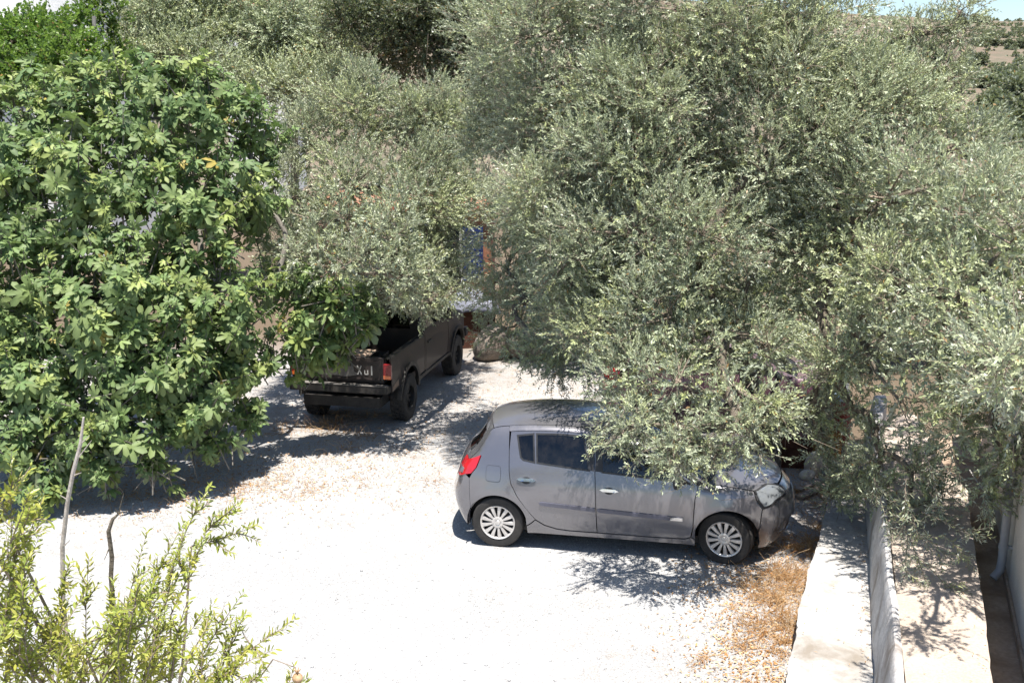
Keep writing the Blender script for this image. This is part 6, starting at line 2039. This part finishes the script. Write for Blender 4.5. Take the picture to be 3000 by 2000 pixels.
def weeds(name, spots, seed, tints=STRAW):
    r = np.random.default_rng(seed)
    A_, B_, ra, T = [], [], [], []
    for (cx, cy, rad, h, n) in spots:
        for _ in range(n):
            x, y = cx + r.normal(0, rad), cy + r.normal(0, rad)
            p = np.array([x, y, 0.0]); d = unit(np.array([r.normal(0, .7), r.normal(0, .7), r.uniform(.3, 1.2)]))
            L = h * r.uniform(.5, 1.3); m = 6
            tn = tints[r.integers(0, len(tints))] * r.uniform(.75, 1.15)
            w = r.uniform(.0016, .0036)
            curl = r.normal(0, .45, 3)
            for k in range(m):
                d = unit(d + curl * .35 + r.normal(0, .18, 3) + np.array([0, 0, -.16]))
                q = p + d * L / m
                if q[2] < .01: q[2] = .01
                A_.append(p); B_.append(q); ra.append(w * (1 - k / m * .6)); T.append(tn)
                p = q
    A_, B_, ra, T = np.array(A_), np.array(B_), np.array(ra), np.array(T)
    SV, SF = prism_geo(A_, B_, ra, ra * .9)
    return np_mesh(name, SV, SF.ravel(), np.full(len(SF), 4), np.repeat(T, 6, 0))


sp = []
rw = np.random.default_rng(77)
for _ in range(30):
    y = rw.uniform(8.6, 11.6); edge = 3.06 + .4 * (y - 9.74)
    k = rw.uniform(0, 1) ** 2
    sp.append((edge - abs(rw.normal(.05, .20)) - .03, y, .02 + .07 * k, .08 + .34 * k, int(14 + 50 * k)))
for _ in range(26):
    y = rw.uniform(9.1, 10.5); k = rw.uniform(0, 1) ** 2
    sp.append((2.60 + .35 * (y - 9.3) + rw.normal(0, .17), y, .03 + .07 * k, .10 + .32 * k, int(14 + 50 * k)))
for _ in range(80):
    y = rw.uniform(6.0, 9.2); edge = 3.06 + .40 * (y - 9.74); k = rw.uniform(0, 1) ** 3
    sp.append((edge - abs(rw.normal(0, .34)) - .04, y, .02 + .05 * k, .03 + .16 * k, int(6 + 24 * k)))
for _ in range(16):
    sp.append((rw.normal(1.7, .7), rw.normal(7.8, .8), .03, .03, 4))
o = link_mesh('dry_weeds', weeds('dry_weeds', sp, 78), M['straw']); tag(o, 'tangled orange brown dry weeds along the slab edge', 'weeds', kind='stuff')
sp = [(rw.normal(-3.9, 1.5), rw.normal(12.6, .35), .10, rw.uniform(.05, .18), 18) for _ in range(40)] + [(rw.normal(-2.9, .4), rw.normal(15.5, .6), .1, rw.uniform(.1, .35), 22) for _ in range(22)] + [(rw.normal(3.6, .6), rw.normal(12.6, .5), .12, rw.uniform(.1, .3), 22) for _ in range(26)]
o = link_mesh('dry_grass', weeds('dry_grass', sp, 79), M['straw']); tag(o, 'sparse dry grass at the foot of the fig and the olives', 'grass', kind='stuff')
BR = np.array([(0.20, 0.13, 0.09), (0.28, 0.19, 0.14), (0.16, 0.10, 0.07)])
sp = [(rw.normal(4.15, .25), rw.normal(12.3, .35), .10, rw.uniform(.3, .8), 16) for _ in range(12)]
o = link_mesh('brushwood', weeds('brushwood', sp, 80, BR), M['straw']); tag(o, 'pile of dry brown brushwood against the white wall', 'brushwood', kind='stuff')


def litter_on(name, poly_l, poly_r, z0, n, seed, mat):
    """fallen leaves lying on the slab or the walkway"""
    r = np.random.default_rng(seed)
    y = r.uniform(poly_l[0][1], poly_l[-1][1], n); t = r.uniform(.06, .94, n)
    t = np.where(r.uniform(0, 1, n) < .55, .90 + .08 * r.uniform(-1, 1, n), t)
    x = np.interp(y, [p[1] for p in poly_l], [p[0] for p in poly_l]) * (1 - t) + np.interp(y, [p[1] for p in poly_r], [p[0] for p in poly_r]) * t
    P = np.stack([x, y, np.full(n, z0) + r.uniform(.012, .025, n)], 1)
    a = r.uniform(0, 6.28, n)
    D = unit(np.stack([np.cos(a), np.sin(a), r.normal(0, .15, n)], 1)); Nn = unit(np.stack([r.normal(0, .3, n), r.normal(0, .3, n), np.ones(n)], 1))
    q = leaf_geo(P, D, Nn, r.uniform(.02, .045, n), r.uniform(.006, .011, n), .2)
    T = np.repeat(STRAW[r.integers(0, len(STRAW), n)] * r.uniform(.5, 1.0, (n, 1)), 4, 0)
    return link_mesh(name, np_mesh(name, q.reshape(-1, 3), np.arange(n * 4), np.full(n, 4), T), mat)


o = litter_on('fallen_leaves', [(2.24, 7.65), (3.06, 9.74), (3.91, 11.85)], [(.58 + .318 * 7.65, 7.65), (.58 + .318 * 11.85, 11.85)], .30, 150, 91, M['straw'])
tag(o, 'dry fallen leaves on the white slab', 'leaf litter', kind='stuff')
o = litter_on('fallen_leaves', [(.78 + .318 * 6.2, 6.2), (.78 + .318 * 13, 13)], [(3.3, 6.2), (4.8, 10.3), (5.3, 13)], .852, 170, 92, M['straw'])
tag(o, 'dry fallen leaves on the walkway', 'leaf litter', kind='stuff')
